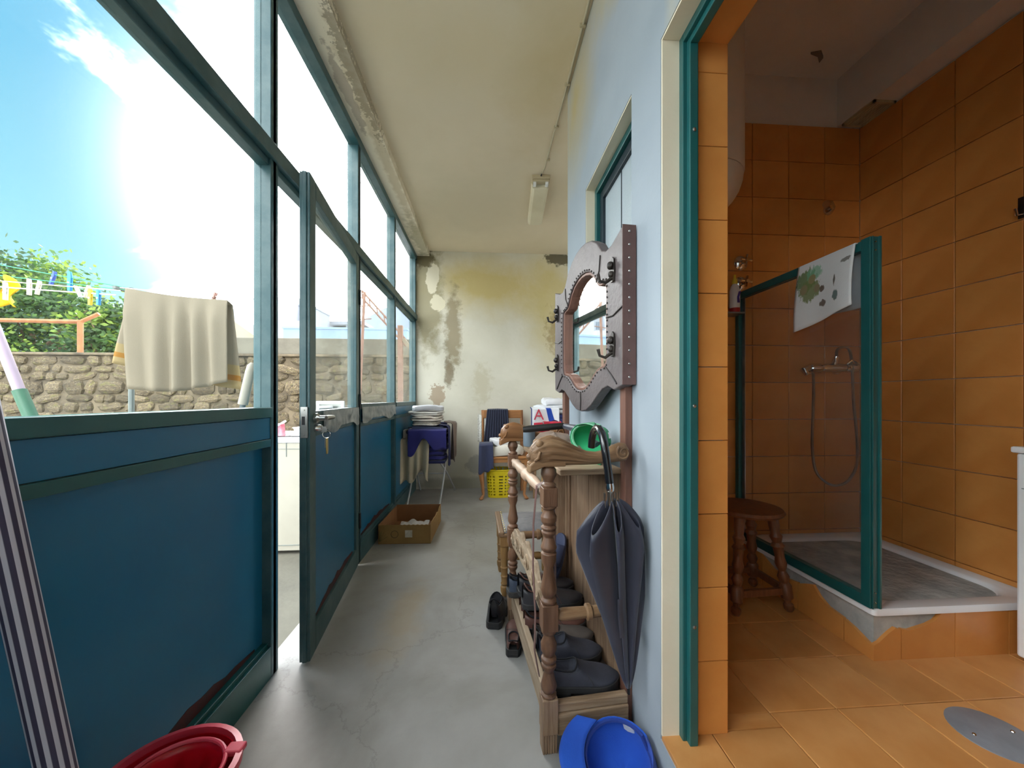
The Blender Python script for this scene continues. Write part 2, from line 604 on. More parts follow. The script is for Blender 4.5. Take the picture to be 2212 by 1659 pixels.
# bathroom shell
MATS['grout'] = M('grout', (124, 76, 42), (108, 66, 36), 20, 0.9)
MATS['tile'] = M('orange_brown_tile', (216, 150, 80), (200, 130, 64), 3.5, 0.36, bump=0.05, bsc=10, rand=0.06, det=8, spec=0.5)
MATS['tile_floor'] = M('ochre_floor_tile', (208, 152, 92), (190, 130, 70), 4.0, 0.38, bump=0.05, bsc=12, rand=0.08, det=8)
fb = struct(MB().box(T1 - 0.0, BX + 0.16, -0.75, BY, 0, ZB - 0.012).build('floor_bathroom', MATS['grout']))
struct(MB().box(T1, BX + 0.16, -0.75, BY, H - 0.01, H + 0.005).build('ceiling_bathroom', MATS['plaster_bath']))
wbb = struct(MB().box(T1, BX + 0.16, BY, 2.2, 0, H).build('wall_bathroom_back', MATS['plaster_bath']))
wbr = struct(MB().box(BX, BX + 0.16, -0.75, BY, 0, H).build('wall_bathroom_right', MATS['plaster_bath']))
wbl = struct(MB().box(T1, T1 + 0.008, DY1, WY0, ZB, 2.66).box(T1, T1 + 0.008, WY0, WY1, ZB, WZ0).box(T1, T1 + 0.008, WY1, BY, ZB, 2.66).build('wall_bathroom_left', MATS['tile']))
struct(MB().box(T1, BX + 0.16, -0.85, -0.75, 0, H).build('wall_bathroom_near', MATS['tile']))
struct(MB().box(1.998, BX, -0.75, BY, 2.67, H - 0.01).build('trim_2', MATS['plaster_bath']))

TS = 0.215


def tile_mesh(name, dx, dy, dz, mat):
    me = MB().box(-dx / 2, dx / 2, -dy / 2, dy / 2, -dz / 2, dz / 2)
    bm = bmesh.new()
    m = me.mesh(name)
    bm.from_mesh(m)
    bmesh.ops.bevel(bm, geom=list(bm.edges), offset=0.0018, segments=1, affect='EDGES')
    bm.to_mesh(m)
    bm.free()
    m.materials.append(mat)
    return m


def put(me, name, loc, parent, sc=(1, 1, 1), rot=None):
    o = bpy.data.objects.new(name, me)
    COL.objects.link(o)
    o.location = loc
    o.scale = sc
    if rot:
        o.rotation_euler = rot
    o.parent = parent
    return o


G = 0.003
mb_ = tile_mesh('tile_back', TS - G, 0.016, TS - G, MATS['tile'])
mr_ = tile_mesh('tile_right', 0.016, TS - G, TS - G, MATS['tile'])
mf_ = tile_mesh('tile_floor', TS - G, TS - G, 0.016, MATS['tile_floor'])
rows = 12
rz0 = ZB
rh = (2.66 - ZB) / rows
for r in range(rows):
    z = rz0 + (r + 0.5) * rh
    sz = (rh - G) / (TS - G)
    x = BX - 0.008
    while x > T1 + 0.02:
        w = min(TS, x - T1 - 0.008)
        put(mb_, 'tile', (x - w / 2, BY - 0.004, z), wbb, ((w - G) / (TS - G), 1, sz))
        x -= w
    y = BY - 0.012
    while y > -0.4:
        put(mr_, 'tile', (BX - 0.004, y - TS / 2, z), wbr, (1, 1, sz))
        y -= TS
# floor tiles (aligned on the joints seen in the photograph)
xs = []
x = 1.066 - TS * 3
while x < BX:
    xs.append(x)
    x += TS
ys = []
y = 1.058 - TS * 8
while y < BY:
    ys.append(y)
    y += TS
for x in xs:
    for y in ys:
        x0, x1 = max(x, T1 - 0.0 if not (DY0 < y + TS / 2 < DY1) else XR), min(x + TS, BX - 0.012)
        y0, y1 = max(y, -0.74), min(y + TS, BY - 0.012)
        if x0 < T1 and (y1 > DY1 or y0 < DY0):
            if x1 > T1 + 0.03:
                put(mf_, 'tile', ((T1 + x1) / 2, ((DY1 + y1) / 2 if y1 > DY1 else (y0 + DY0) / 2), ZB - 0.008), fb, ((x1 - T1 - G) / (TS - G), ((y1 - DY1 if y1 > DY1 else DY0 - y0) - 0.001) / (TS - G), 1))
            y1 = min(y1, DY1 - 0.001)
            y0 = max(y0, DY0)
        if x1 - x0 < 0.02 or y1 - y0 < 0.02:
            continue
        put(mf_, 'tile', ((x0 + x1) / 2, (y0 + y1) / 2, ZB - 0.008), fb, ((x1 - x0 - G) / (TS - G), (y1 - y0 - G) / (TS - G), 1))

# bathroom door frame: green profile, orange tiled jamb beyond it
dfr = struct(thing('door_2', None, None, (0.56, DY1, ZB)))
MB().box(0.541, 0.586, 0.985, DY1, ZB, DZ).box(0.552, 0.575, 0.968, 0.986, ZB, DZ - 0.02).build('jamb_post', MATS['green'], dfr, bevel=0.002)
MB().box(0.541, 0.586, DY0, 0.985, DZ - 0.028, DZ).box(0.552, 0.575, DY0, 0.968, DZ - 0.045, DZ - 0.027).build('head_bar', MATS['green'], dfr, bevel=0.002)
for i in range(10):
    z0 = ZB + i * 0.207
    z1 = min(z0 + 0.205, DZ - 0.003)
    if z1 - z0 > 0.02:
        MB().box(0.588, 0.681, 1.0, DY1 + 0.001, z0, z1).build('jamb_tile', MATS['tile'], dfr, bevel=0.0015)
for i in range(7):
    y1 = 1.0 - i * 0.205
    y0 = max(DY0, y1 - 0.203)
    MB().box(0.588, 0.681, y0, y1, DZ - 0.01, DZ + 0.001).build('head_tile', MATS['tile'], dfr, bevel=0.0015)
for z in (1.85, 0.5, 1.1):
    MB().lathe([(0, 0.005), (0.6, 0.005), (1, 0.002)], (0.5635, 0.969, z), (0.5635, 0.964, z), 10).build('screw', MATS['steel'], dfr, smooth=True)

# cream painted reveals of the two openings
MATS['cream_paint'] = plaster('cream_paint', (226, 215, 190), (234, 224, 202), (0, 2), (), sc=3.0, bump=0.3)
struct(MB().box(XR + 0.002, 0.541, DY1 - 0.006, DY1 + 0.0005, ZB, DZ - 0.0065).build('trim_3', MATS['cream_paint']))
struct(MB().box(XR + 0.002, 0.541, DY0, DY1, DZ - 0.006, DZ + 0.0005).build('trim_4', MATS['cream_paint']))
struct(MB().box(XR + 0.002, 0.535, WY1 - 0.005, WY1 + 0.0005, WZ0, WZ1).box(XR + 0.002, 0.535, WY0, WY1, WZ1 - 0.005, WZ1 + 0.0005).box(XR + 0.002, 0.535, WY0, WY1, WZ0 - 0.0005, WZ0 + 0.005).build('trim_5', MATS['cream_paint']))

# small frosted window in the right wall
w2 = struct(thing('window_2', None, None, (0.58, (WY0 + WY1) / 2, WZ0)))
MATS['frosted'] = None
mt, t = newmat('frosted_glass')
tc = t.n('ShaderNodeTexCoord')
mp = t.n('ShaderNodeMapping', {'Vector': tc.outputs['Object'], 'Scale': (1, 1, 1)})
nz = t.n('ShaderNodeTexNoise', {'Vector': mp.outputs[0], 'Scale': 130.0, 'Detail': 3.0})
b = t.n('ShaderNodeBsdfPrincipled', {'Base Color': lin((196, 208, 216)), 'Roughness': 0.4, 'Specular IOR Level': 0.6})
bn = t.n('ShaderNodeBump', {'Height': nz.outputs[0], 'Strength': 0.35, 'Distance': 0.01})
t.t.links.new(bn.outputs[0], b.inputs['Normal'])
tl = t.n('ShaderNodeBsdfTranslucent', {'Color': (0.7, 0.75, 0.76)})
mx = t.n('ShaderNodeMixShader', {0: 0.3, 1: b.outputs[0], 2: tl.outputs[0]})
t.n('ShaderNodeOutputMaterial', {'Surface': mx.outputs[0]})
MATS['frosted'] = mt
MATS['dark_frame'] = M('dark_blue_frame', (28, 40, 48), (40, 52, 60), 5, 0.4)


def rect_frame(mb, x0, x1, y0, y1, z0, z1, w):
    mb.box(x0, x1, y0, y0 + w, z0, z1)
    mb.box(x0, x1, y1 - w, y1, z0, z1)
    mb.box(x0, x1, y0 + w, y1 - w, z0, z0 + w)
    mb.box(x0, x1, y0 + w, y1 - w, z1 - w, z1)
    return mb


rect_frame(MB(), 0.535, 0.60, WY0, WY1, WZ0, WZ1, 0.035).build('window_frame', MATS['green'], w2, bevel=0.002)
rect_frame(MB(), 0.552, 0.585, WY0 + 0.037, WY1 - 0.037, WZ0 + 0.037, WZ1 - 0.037, 0.04).build('sash', MATS['dark_frame'], w2, bevel=0.002)
MB().box(0.566, 0.572, WY0 + 0.075, WY1 - 0.29, WZ0 + 0.075, WZ1 - 0.075).build('pane', MATS['frosted'], w2)
MB().box(0.566, 0.572, WY1 - 0.286, WY1 - 0.075, WZ0 + 0.075, WZ1 - 0.075).build('pane', MATS['frosted'], w2)
MB().box(0.563, 0.575, WY1 - 0.290, WY1 - 0.286, WZ0 + 0.075, WZ1 - 0.075).build('joint_strip', MATS['dark_frame'], w2)

# ------------------------------------------------------------------ glazed partition
gz = struct(thing('window_1', None, None, (XL - 0.03, 1.56, 0)))
PX0, PX1 = -0.925, XL      # post depth
posts = [-1.44, -0.44, 0.56, 1.575, 2.59, 3.585, 4.615]
for y in posts:
    MB().box(PX0, PX1, y - 0.026, y + 0.026, 0, 2.885).box(PX0 - 0.012, PX1 + 0.0, y - 0.012, y + 0.012, 0, 2.885).build('post', MATS['green_old'], gz, bevel=0.003)
MB().box(PX0, XL + 0.012, -1.7, YB - 0.005, 2.085, 2.15).box(PX0 + 0.01, XL - 0.01, -1.7, YB - 0.005, 2.055, 2.085).build('transom', MATS['green_old'], gz, bevel=0.003)
MB().box(PX0, XL + 0.01, -1.7, YB - 0.005, 2.83, 2.885).build('top_rail', MATS['green_old'], gz, bevel=0.003)
bays = [(-1.44, -0.44), (-0.44, 0.56), (0.56, 1.575), (2.59, 3.585), (3.585, 4.615)]
for i, (a, b) in enumerate(bays):
    a2, b2 = a + 0.026, b - 0.026
    gm = MATS['glass'] if i < 3 else MATS['glass_dusty']
    wm = MATS['green'] if i < 3 else MATS['green_old']
    MB().box(PX0, XL + 0.006, a2, b2, 1.045, 1.085).build('sill_rail', wm, gz, bevel=0.002)
    MB().box(PX0 + 0.01, XL - 0.004, a2, b2, 0.960, 1.043).build('mid_board', MATS['green_panel'], gz, bevel=0.001)
    MB().box(PX0, XL, a2, b2, 0.928, 0.958).build('mid_rail', wm, gz, bevel=0.002)
    MB().box(-0.905, -0.895, a2, b2, 0.13, 0.928).build('panel', MATS['green_panel'], gz)
    MB().box(PX0, XL, a2, b2, 0.0, 0.125).box(-0.91, XL - 0.012, a2, b2, 0.125, 0.14).build('bottom_rail', wm, gz, bevel=0.002)
    MB().box(-0.902, -0.897, a2, b2, 1.085, 2.055).build('pane', gm, gz)
    MB().box(-0.902, -0.897, a2, b2, 2.15, 2.83).build('pane', gm, gz)
MB().box(-0.902, -0.897, 1.601, 2.564, 2.15, 2.83).build('pane', MATS['glass'], gz)
# scratched red primer showing along the bottom rails
MATS['rust'] = M('red_primer_wear', (86, 34, 34), (58, 40, 42), 30, 0.7)
MATS['film'] = M('peeling_grey_film', (112, 124, 128), (160, 166, 164), 12, 0.3, bump=0.3, bsc=20)

# hinged door leaf, open into the corridor
DH = Vector((-0.872, 2.548, 0))
DF = Vector((-0.760, 1.612, 0))
dl = (DF - DH).length
dd = (DF - DH).normalized()
door = struct(thing('door_1', None, None, DH, atan2(dd.y, dd.x)))
TH = 0.042


def dbox(mb, u0, u1, z0, z1, t0=-TH / 2, t1=TH / 2):
    return mb.box(u0, u1, t0, t1, z0, z1)


ZT = 2.075
dbox(MB(), 0.0, 0.072, 0.012, ZT).build('stile', MATS['green_old'], door, bevel=0.003, local=True)
dbox(MB(), dl - 0.075, dl, 0.012, ZT).box(dl - 0.0005, dl + 0.006, -0.009, 0.009, 0.012, ZT).build('stile', MATS['green_old'], door, bevel=0.003, local=True)
dbox(MB(), 0.072, dl - 0.075, ZT - 0.075, ZT).build('top_rail', MATS['green_old'], door, bevel=0.003, local=True)
dbox(MB(), 0.072, dl - 0.075, 0.955, 1.065).build('mid_rail', MATS['green_old'], door, bevel=0.003, local=True)
dbox(MB(), 0.072, dl - 0.075, 0.012, 0.135).build('bottom_rail', MATS['green_old'], door, bevel=0.003, local=True)
dbox(MB(), 0.072, dl - 0.075, 0.135, 0.955, -0.006, 0.006).build('panel', MATS['green_panel'], door, local=True)
dbox(MB(), 0.072, dl - 0.075, 1.065, ZT - 0.075, -0.003, 0.003).build('pane', MATS['glass_dusty'], door, local=True)
# inside face of the leaf is local +y or -y: find the side facing the corridor (+X)
side = 1.0 if (Matrix.Rotation(atan2(dd.y, dd.x), 3, 'Z') @ Vector((0, 1, 0))).x > 0 else -1.0
S0 = side * TH / 2


def wear_strip(u0, u1, z0, seed):
    rr = random.Random(seed)
    pts = [(u0, z0)]
    n = 14
    for k in range(n + 1):
        u = u0 + (u1 - u0) * k / n
        pts.append((u, z0 + 0.012 + 0.035 * sin(pi * k / n) * rr.uniform(0.5, 1.1)))
    pts.append((u1, z0))
    return pts


MB().prism(wear_strip(0.12, dl - 0.12, 0.136, 3), (0, side * 0.0062, 0), (1, 0, 0), (0, 0, 1), (0, side * 0.0012, 0)).build('worn_primer', MATS['rust'], door, local=True)
MB().box(dl + 0.0005, dl + 0.0085, -0.014, 0.014, 0.955, 1.085).build('lock_plate', MATS['steel'], door, bevel=0.001, local=True)
MB().box(dl + 0.008, dl + 0.0095, -0.008, 0.004, 1.01, 1.045).build('latch_slot', MATS['black_plastic'], door, local=True)
for z in (0.968, 1.072):
    MB().lathe([(0, 0.004), (1, 0.003)], (dl + 0.008, 0, z), (dl + 0.0105, 0, z), 8).build('lock_screw', MATS['steel'], door, smooth=True, local=True)
hu = dl - 0.055
h = MB()
h.lathe([(0, 0.022), (0.3, 0.022), (0.5, 0.012), (1, 0.011)], (hu, S0, 1.035), (hu, S0 + side * 0.045, 1.035), 14)
h.tube([(hu, S0 + side * 0.045, 1.035), (hu - 0.03, S0 + side * 0.052, 1.036), (hu - 0.10, S0 + side * 0.05, 1.034)], [0.011, 0.011, 0.009], 10)
hd = h.build('lever_handle', MATS['steel'], door, smooth=True, local=True)
MB().lathe([(0, 0.017), (0.7, 0.017), (1, 0.013)], (hu - 0.005, S0, 0.99), (hu - 0.005, S0 + side * 0.03, 0.99), 14).build('lock_cylinder', MATS['chrome'], door, smooth=True, local=True)
for z in (0.30, 1.10, 1.80):
    MB().lathe([(0, 0.009), (1, 0.009)], (-0.005, S0 + side * 0.004, z - 0.05), (-0.005, S0 + side * 0.004, z + 0.05), 10).build('hinge', MATS['black_plastic'], door, smooth=True, local=True)


def film_fn(u, v, f0, f1):
    uu = f0 + (f1 - f0) * u
    zz = 1.062 - 0.085 * v - 0.03 * v * max(0, sin(u * 9 + 1)) 
    d = 0.004 + 0.012 * abs(wob(uu * 14, zz * 22, 0, 1, 3)) * (0.3 + v)
    return uu, zz, d


def fdoor(u, v):
    uu, zz, d = film_fn(u, v, 0.03, dl - 0.16)
    return (uu, S0 + side * (d + 0.002), zz)


MB().grid(fdoor, 40, 8).build('peeling_film', MATS['film'], door, smooth=True, local=True)


def fbay(u, v):
    uu, zz, d = film_fn(u, v, 2.62, 3.56)
    return (XL + 0.004 + d, uu, zz)


MB().grid(fbay, 40, 8).build('peeling_film', MATS['film'], gz, smooth=True)
for a, b, s in ((0.75, 1.5, 5), (2.7, 3.5, 9)):
    MB().prism(wear_strip(a, b, 0.138, s), (-0.8948, 0, 0), (0, 1, 0), (0, 0, 1), (0.0012, 0, 0)).build('worn_primer', MATS['rust'], gz)

# ================================================================== OUTSIDE
MATS['patio'] = M('patio_concrete', (94, 91, 80), (110, 106, 93), 2.5, 0.85, bump=0.3, bsc=25, det=8)
struct(MB().box(-18, -0.93, -6, 6.0, -0.12, -0.005).build('patio', MATS['patio']))
MATS['mortar'] = M('old_mortar', (70, 62, 50), (112, 100, 80), 4, 0.95, bump=0.5, bsc=18)
mt, t = newmat('lichen_stone')
tc = t.n('ShaderNodeTexCoord')
v = tc.outputs['Object']
oi = t.n('ShaderNodeObjectInfo')
vv = t.n('ShaderNodeVectorMath', {0: v, 1: oi.outputs['Location']}, operation='ADD').outputs[0]
n1 = t.n('ShaderNodeTexNoise', {'Vector': vv, 'Scale': 9.0, 'Detail': 8.0, 'Roughness': 0.7})
col = t.ramp(n1.outputs[0], [(0.3, lin((46, 40, 32))), (0.5, lin((92, 80, 62))), (0.68, lin((116, 102, 70)))])
n2 = t.n('ShaderNodeTexNoise', {'Vector': vv, 'Scale': 20.0, 'Detail': 6.0, 'Roughness': 0.65})
col = t.mix(t.ramp(n2.outputs[0], [(0.58, 0.0), (0.64, 0.8)]), col, lin((170, 160, 134)))
n3 = t.n('ShaderNodeTexNoise', {'Vector': vv, 'Scale': 3.0, 'Detail': 5.0, 'W': 3.0}, noise_dimensions='4D')
col = t.mix(t.ramp(n3.outputs[0], [(0.55, 0.0), (0.7, 0.7)]), col, lin((104, 104, 52)))
hs = t.n('ShaderNodeHueSaturation', {'Color': col, 'Value': t.math('MULTIPLY_ADD', oi.outputs['Random'], 0.6, 0.55)})
MATS['stone'] = finish(mt, t, hs.outputs[0], 0.95, 0, n2.outputs[0], 0.5, 0.02)
MATS['render_grey'] = M('grey_render', (90, 86, 76), (108, 104, 92), 3, 0.95, bump=0.3, bsc=15, det=8)

gw = thing('garden_wall', 'lichen covered rubble stone garden wall across the far side of the patio', 'wall', (-4, 6.2, 0))
MB().box(-16, 2.5, 6.06, 6.38, -0.1, 1.80).build('mortar_core', MATS['mortar'], gw)
MB().box(-16, 2.5, 6.0, 6.42, 1.775, 1.815).build('wall_coping', MATS['mortar'], gw, bevel=0.01)
MB().box(-4.0, 2.5, 6.03, 6.36, 1.815, 2.07).build('block_course', MATS['render_grey'], gw, bevel=0.01)
rs = random.Random(11)
stone_meshes = []
for k in range(9):
    mb = MB().ball((0, 0, 0), 0.5, 0.5, 0.5, 5, 9)
    rr = random.Random(k)
    vs = []
    for p in mb.v:
        q = Vector(p)
        q = Vector([math.copysign(min(abs(c), 0.42) ** 0.8 * 0.5 ** 0.2, c) for c in q])
        q *= 1 + 0.22 * wob(p[0], p[1], p[2], 2.5, k)
        vs.append(tuple(q))
    mb.v = vs
    me = mb.mesh('stone')
    me.materials.append(MATS['stone'])
    stone_meshes.append(me)
z = 0.42
row = 0
nst = 0
gw_inv = root_matrix(gw).inverted()
while z < 1.74:
    hgt = rs.uniform(0.11, 0.24)
    if z + hgt > 1.76:
        hgt = 1.78 - z
    x = -7.9 + rs.uniform(0, 0.2)
    while x < -0.95:
        w = rs.uniform(0.12, 0.46)
        p = gw_inv @ Vector((x + w / 2, 6.07 + rs.uniform(-0.01, 0.02), z + hgt / 2 + rs.uniform(-0.01, 0.01)))
        if nst < 296:
            put(stone_meshes[rs.randrange(9)], 'stone', p, gw, (w * 1.04, rs.uniform(0.10, 0.17), hgt * rs.uniform(0.95, 1.2)), (0, rs.uniform(-0.3, 0.3), rs.uniform(-0.1, 0.1)))
            nst += 1
        x += w
    z += hgt
    row += 1

# ---- rusty pipe frame standing on the garden wall
MATS['rusty'] = M('rusty_pipe', (150, 98, 56), (126, 76, 44), 12, 0.7)
fr = thing('pipe_frame', 'rusty orange pipe frame standing on top of the stone wall', 'frame', (-6.28, 6.2, 1.815))
MB().tube([(-8.6, 6.2, 2.33), (-6.28, 6.2, 2.31)], 0.032, 8).build('crossbar', MATS['rusty'], fr, smooth=True)
MB().tube([(-6.28, 6.2, 1.815), (-6.28, 6.2, 2.33)], 0.035, 8).build('upright', MATS['rusty'], fr, smooth=True)
MB().tube([(-8.5, 6.2, 1.815), (-8.5, 6.2, 2.33)], 0.035, 8).build('upright', MATS['rusty'], fr, smooth=True)
MB().tube([(-6.28, 6.2, 2.31), (-6.06, 6.25, 2.45)], 0.03, 8).build('stub', MATS['rusty'], fr, smooth=True)

# ---- trees beyond the wall
MATS['leaf'] = M('mid_green_leaf', (74, 106, 46), (48, 78, 36), 6, 0.6, rand=0.0, sub=0.45)
MATS['leaf2'] = M('yellow_green_leaf', (118, 142, 50), (88, 112, 40), 6, 0.6, sub=0.45)
MATS['leaf3'] = M('dark_green_leaf', (34, 58, 32), (50, 76, 40), 6, 0.6, sub=0.4)
MATS['bark'] = M('bark', (84, 66, 48), (110, 90, 68), 10, 0.9, bump=0.4)


def foliage(mb, c, r, n, seed, size=0.085):
    rr = random.Random(seed)
    c = Vector(c)
    clumps = []
    for k in range(40):
        d = Vector((rr.gauss(0, 1), rr.gauss(0, 1), rr.gauss(0, 1))).normalized() * rr.uniform(0.45, 0.95)
        clumps.append(Vector((d.x * r[0], d.y * r[1], d.z * r[2])))
    for k in range(n):
        cl = clumps[rr.randrange(len(clumps))]
        p = c + cl + Vector((rr.gauss(0, 0.14) * r[0], rr.gauss(0, 0.14) * r[1], rr.gauss(0, 0.12) * r[2]))
        d = Vector((rr.uniform(-1, 1), rr.uniform(-1, 1), rr.uniform(-0.7, 0.5))).normalized()
        nrm = Vector((rr.uniform(-1, 1), rr.uniform(-1, 1), rr.uniform(-0.2, 1))).normalized()
        sd = d.cross(nrm)
        if sd.length < 0.1:
            continue
        sd = sd.normalized() * size * 0.38
        L = size * rr.uniform(0.9, 1.7)
        mb.add([p, p + d * L * 0.5 + sd, p + d * L, p + d * L * 0.5 - sd], [(0, 1, 2, 3)])
    return mb


def tree(name, label, c, r, n, seed, base, mats, group=None):
    o = thing(name, label, 'tree', (base[0], base[1], 0), 0, group)
    tr = MB().tube([(base[0], base[1], 0), (base[0] + 0.1, base[1], c[2] * 0.5), (c[0], c[1], c[2])], [0.12, 0.09, 0.04], 8)
    rr = random.Random(seed + 5)
    for k in range(14):
        a = rr.uniform(0, 2 * pi)
        e = Vector((c[0] + cos(a) * r[0] * 0.8, c[1] + sin(a) * r[1] * 0.8, c[2] + rr.uniform(-0.5, 0.8) * r[2]))
        s = Vector((base[0] + 0.1, base[1], c[2] * rr.uniform(0.5, 0.9)))
        tr.tube([s, s.lerp(e, 0.5) + Vector((0, 0, 0.12)), e], [0.035, 0.022, 0.008], 5)
    tr.build('trunk', MATS['bark'], o, smooth=True)
    for i, (m, fr_) in enumerate(mats):
        f = foliage(MB(), c, r, int(n * fr_), seed + i * 17).build('foliage', MATS[m], o)
        f['kind'] = 'stuff'
    return o


tree('leafy_tree', 'large leafy green tree behind the stone wall at left edge', (-10.0, 8.9, 2.55), (1.95, 1.3, 1.8), 20000, 3, (-9.8, 8.7), [('leaf', 0.5), ('leaf2', 0.22), ('leaf3', 0.28)])
tree('leafy_shrub', 'smaller bright green shrub between the big tree and the hanging towel', (-7.15, 7.6, 2.1), (0.62, 0.55, 0.85), 5200, 23, (-7.15, 7.6), [('leaf', 0.35), ('leaf2', 0.4), ('leaf3', 0.25)])

# ---- far buildings
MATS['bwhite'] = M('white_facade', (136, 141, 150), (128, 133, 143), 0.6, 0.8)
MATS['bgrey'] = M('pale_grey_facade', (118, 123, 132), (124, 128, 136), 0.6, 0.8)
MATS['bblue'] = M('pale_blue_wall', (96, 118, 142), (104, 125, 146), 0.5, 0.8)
MATS['bcream'] = M('cream_roof', (130, 119, 102), (118, 107, 90), 1.0, 0.85)
MATS['bpane'] = M('far_window_glass', (60, 74, 90), (74, 88, 102), 1.0, 0.2)
bd = thing('apartment_block', 'white apartment block with balconies far behind the garden wall', 'building', (-10.8, 22, 0))
MB().box(-12.9, -10.85, 22, 25, 0, 6.95).build('tower', MATS['bwhite'], bd)
MB().box(-10.85, -10.2, 22.3, 25, 0, 6.5).box(-10.9, -10.15, 22.25, 25, 6.5, 6.6).build('wing', MATS['bgrey'], bd)
for z in (5.9, 4.6):
    w = MB().box(-10.75, -10.3, 22.27, 22.3, z - 0.3, z + 0.3).build('window', MATS['bwhite'], bd)
    for k in range(3):
        x = -10.73 + k * 0.15
        MB().box(x, x + 0.11, 22.25, 22.275, z - 0.27, z + 0.27).build('pane', MATS['bpane'], w)
MB().box(-10.85, -10.2, 21.9, 22.3, 5.0, 5.55).build('balcony', MATS['bwhite'], bd)
bd = thing('blue_building', 'long pale blue flat roofed building behind the garden wall', 'building', (-8, 20, 0))
MB().box(-10.5, -4.2, 20, 22.0, 0, 4.75).build('wall', MATS['bblue'], bd)
MB().box(-10.55, -4.15, 19.95, 22.0, 4.75, 4.85).build('roof_edge', MATS['bblue'], bd)
bd = thing('white_house', 'white house with a flat carport roof above the blue building', 'building', (-8.3, 25.5, 0))
MB().box(-10.4, -8.3, 25.6, 28, 0, 5.9).build('wall', MATS['bwhite'], bd)
MB().box(-10.6, -8.0, 25.1, 28, 6.0, 6.2).build('carport_roof', MATS['bgrey'], bd)
MB().prism([(0, 0), (0.0, 1.1), (0.9, 0)], (-8.3, 25.2, 5.0), (1, 0, 0), (0, 0, 1), (0, 2, 0)).build('stair_gable', MATS['bcream'], bd)
for x in (-10.3, -9.2, -8.2):
    MB().tube([(x, 25.2, 0), (x, 25.2, 6.0)], 0.05, 6).build('carport_post', MATS['bgrey'], bd)
bd = thing('gable_house', 'pale gabled roof partly hidden by the hanging towel', 'building', (-9.6, 14, 0))
MB().prism([(-1.6, 0), (1.3, 0), (1.3, 3.35), (0.35, 4.05), (-1.6, 4.05)], (-9.6, 14, 0), (1, 0, 0), (0, 0, 1), (0, 2, 0)).build('wall', MATS['bcream'], bd)
MB().box(-13.2, -11.9, 17, 19, 0, 5.35).build('shed_wall', MATS['bgrey'], bd)
bd = thing('hill', 'hazy pale hill rising at the right of the far view', 'hill', (-10, 60, 0))
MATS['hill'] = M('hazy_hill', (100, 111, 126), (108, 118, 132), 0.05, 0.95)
MB().prism([(-30, 0), (-22, 12.5), (-14, 13), (-6, 17.5), (4, 19), (20, 16), (30, 0)], (-10, 60, -2), (1, 0, 0), (0, 0, 1), (0, 10, 0)).build('slope', MATS['hill'], bd)

# ---- mast with slanting boom in the yard
MATS['pinkrust'] = M('pink_brown_rust', (132, 98, 84), (110, 76, 64), 10, 0.8)
ms = thing('rusty_mast', 'rusty pole with a slanting ladder boom seen through the far panes', 'pole', (-1.94, 5.7, 0))
MB().tube([(-1.94, 5.7, 0), (-1.82, 5.7, 2.72)], 0.022, 7).build('pole', MATS['pinkrust'], ms, smooth=True)
bm_ = MB()
for o_ in (0.0, 0.10):
    bm_.tube([(-1.86, 5.7, 2.74 - o_), (-1.22, 5.75, 2.02 - o_)], 0.016, 6)
bm_.build('boom_rail', MATS['pinkrust'], ms, smooth=True)
for k in range(7):
    f = k / 6.0
    x, z = -1.86 + 0.64 * f, 2.74 - 0.72 * f
    MB().tube([(x, 5.7 + 0.05 * f, z), (x + 0.01, 5.7 + 0.05 * f, z - 0.1)], 0.01, 5).build('rung', MATS['pinkrust'], ms)
for k, zz in enumerate((2.3, 2.5)):
    MB().tube([(-1.93, 5.7, zz), (-1.72, 5.7, zz + 0.02)], 0.008, 5).build('bracket', MATS['pinkrust'], ms)
wp = thing('wooden_post', 'weathered wooden post with a diagonal brace by the far pane', 'post', (-1.25, 5.6, 0))
MB().box(-1.30, -1.23, 5.55, 5.62, 0, 2.2).build('upright', MATS['pinkrust'], wp, bevel=0.004)
MB().bar((-1.22, 5.58, 2.0), (-1.0, 5.58, 1.7), 0.05, 0.05).build('brace', MATS['bcream'], wp)

# ---- clothes lines with pegs, towel
MATS['cord_green'] = M('green_cord', (60, 160, 120), None, 5, 0.6)
MATS['cord_white'] = M('white_cord', (230, 220, 214), None, 5, 0.6)
MATS['post_grey'] = M('grey_post', (96, 106, 104), (120, 128, 124), 5, 0.6)
lp = thing('line_post', 'thin grey clothes line post beside the hanging towel', 'post', (-2.43, 2.70, 0))
MB().tube([(-2.43, 2.72, -0.005), (-2.43, 2.72, 1.88)], 0.016, 8).build('pole', MATS['post_grey'], lp, smooth=True)
MB().bar((-2.43, 2.72, 1.85), (-2.43, 2.60, 1.85), 0.02, 0.02).build('cross_arm', MATS['post_grey'], lp)


def line_z(k, x):
    z0 = (1.985, 1.915, 1.875, 1.830)[k]
    z1 = (1.862, 1.842, 1.828, 1.790)[k]
    f = (x + 3.11) / 0.72
    return z0 + (z1 - z0) * f + 0.004 * ((f - 0.5) ** 2 - 0.25)


line_cols = ['cord_green', 'cord_green', 'cord_white', 'cord_white']
line_words = ['topmost green clothes line stretched to the grey post', 'lower green clothes line stretched to the grey post', 'thin beige clothes line under the green ones', 'lowest white clothes line in front of the tree']
for k in range(4):
    ln = MB().tube([(-6.0 + 3.61 * i / 12, 2.66 - 0.03 * k, line_z(k, -6.0 + 3.61 * i / 12)) for i in range(13)], 0.0028 if k < 3 else 0.004, 6).build('clothes_line', MATS[line_cols[k]])
    tag(ln, line_words[k], 'cord')
ln = MB().tube([(-2.41 + 1.15 * i / 10, 2.62, 1.853 - 0.082 * (i / 10) * 0.88 - 0.01 * sin(pi * i / 10)) for i in range(11)], 0.003, 6).build('clothes_line', MATS['cord_white'])
tag(ln, 'white clothes line carrying the beige towel', 'cord')


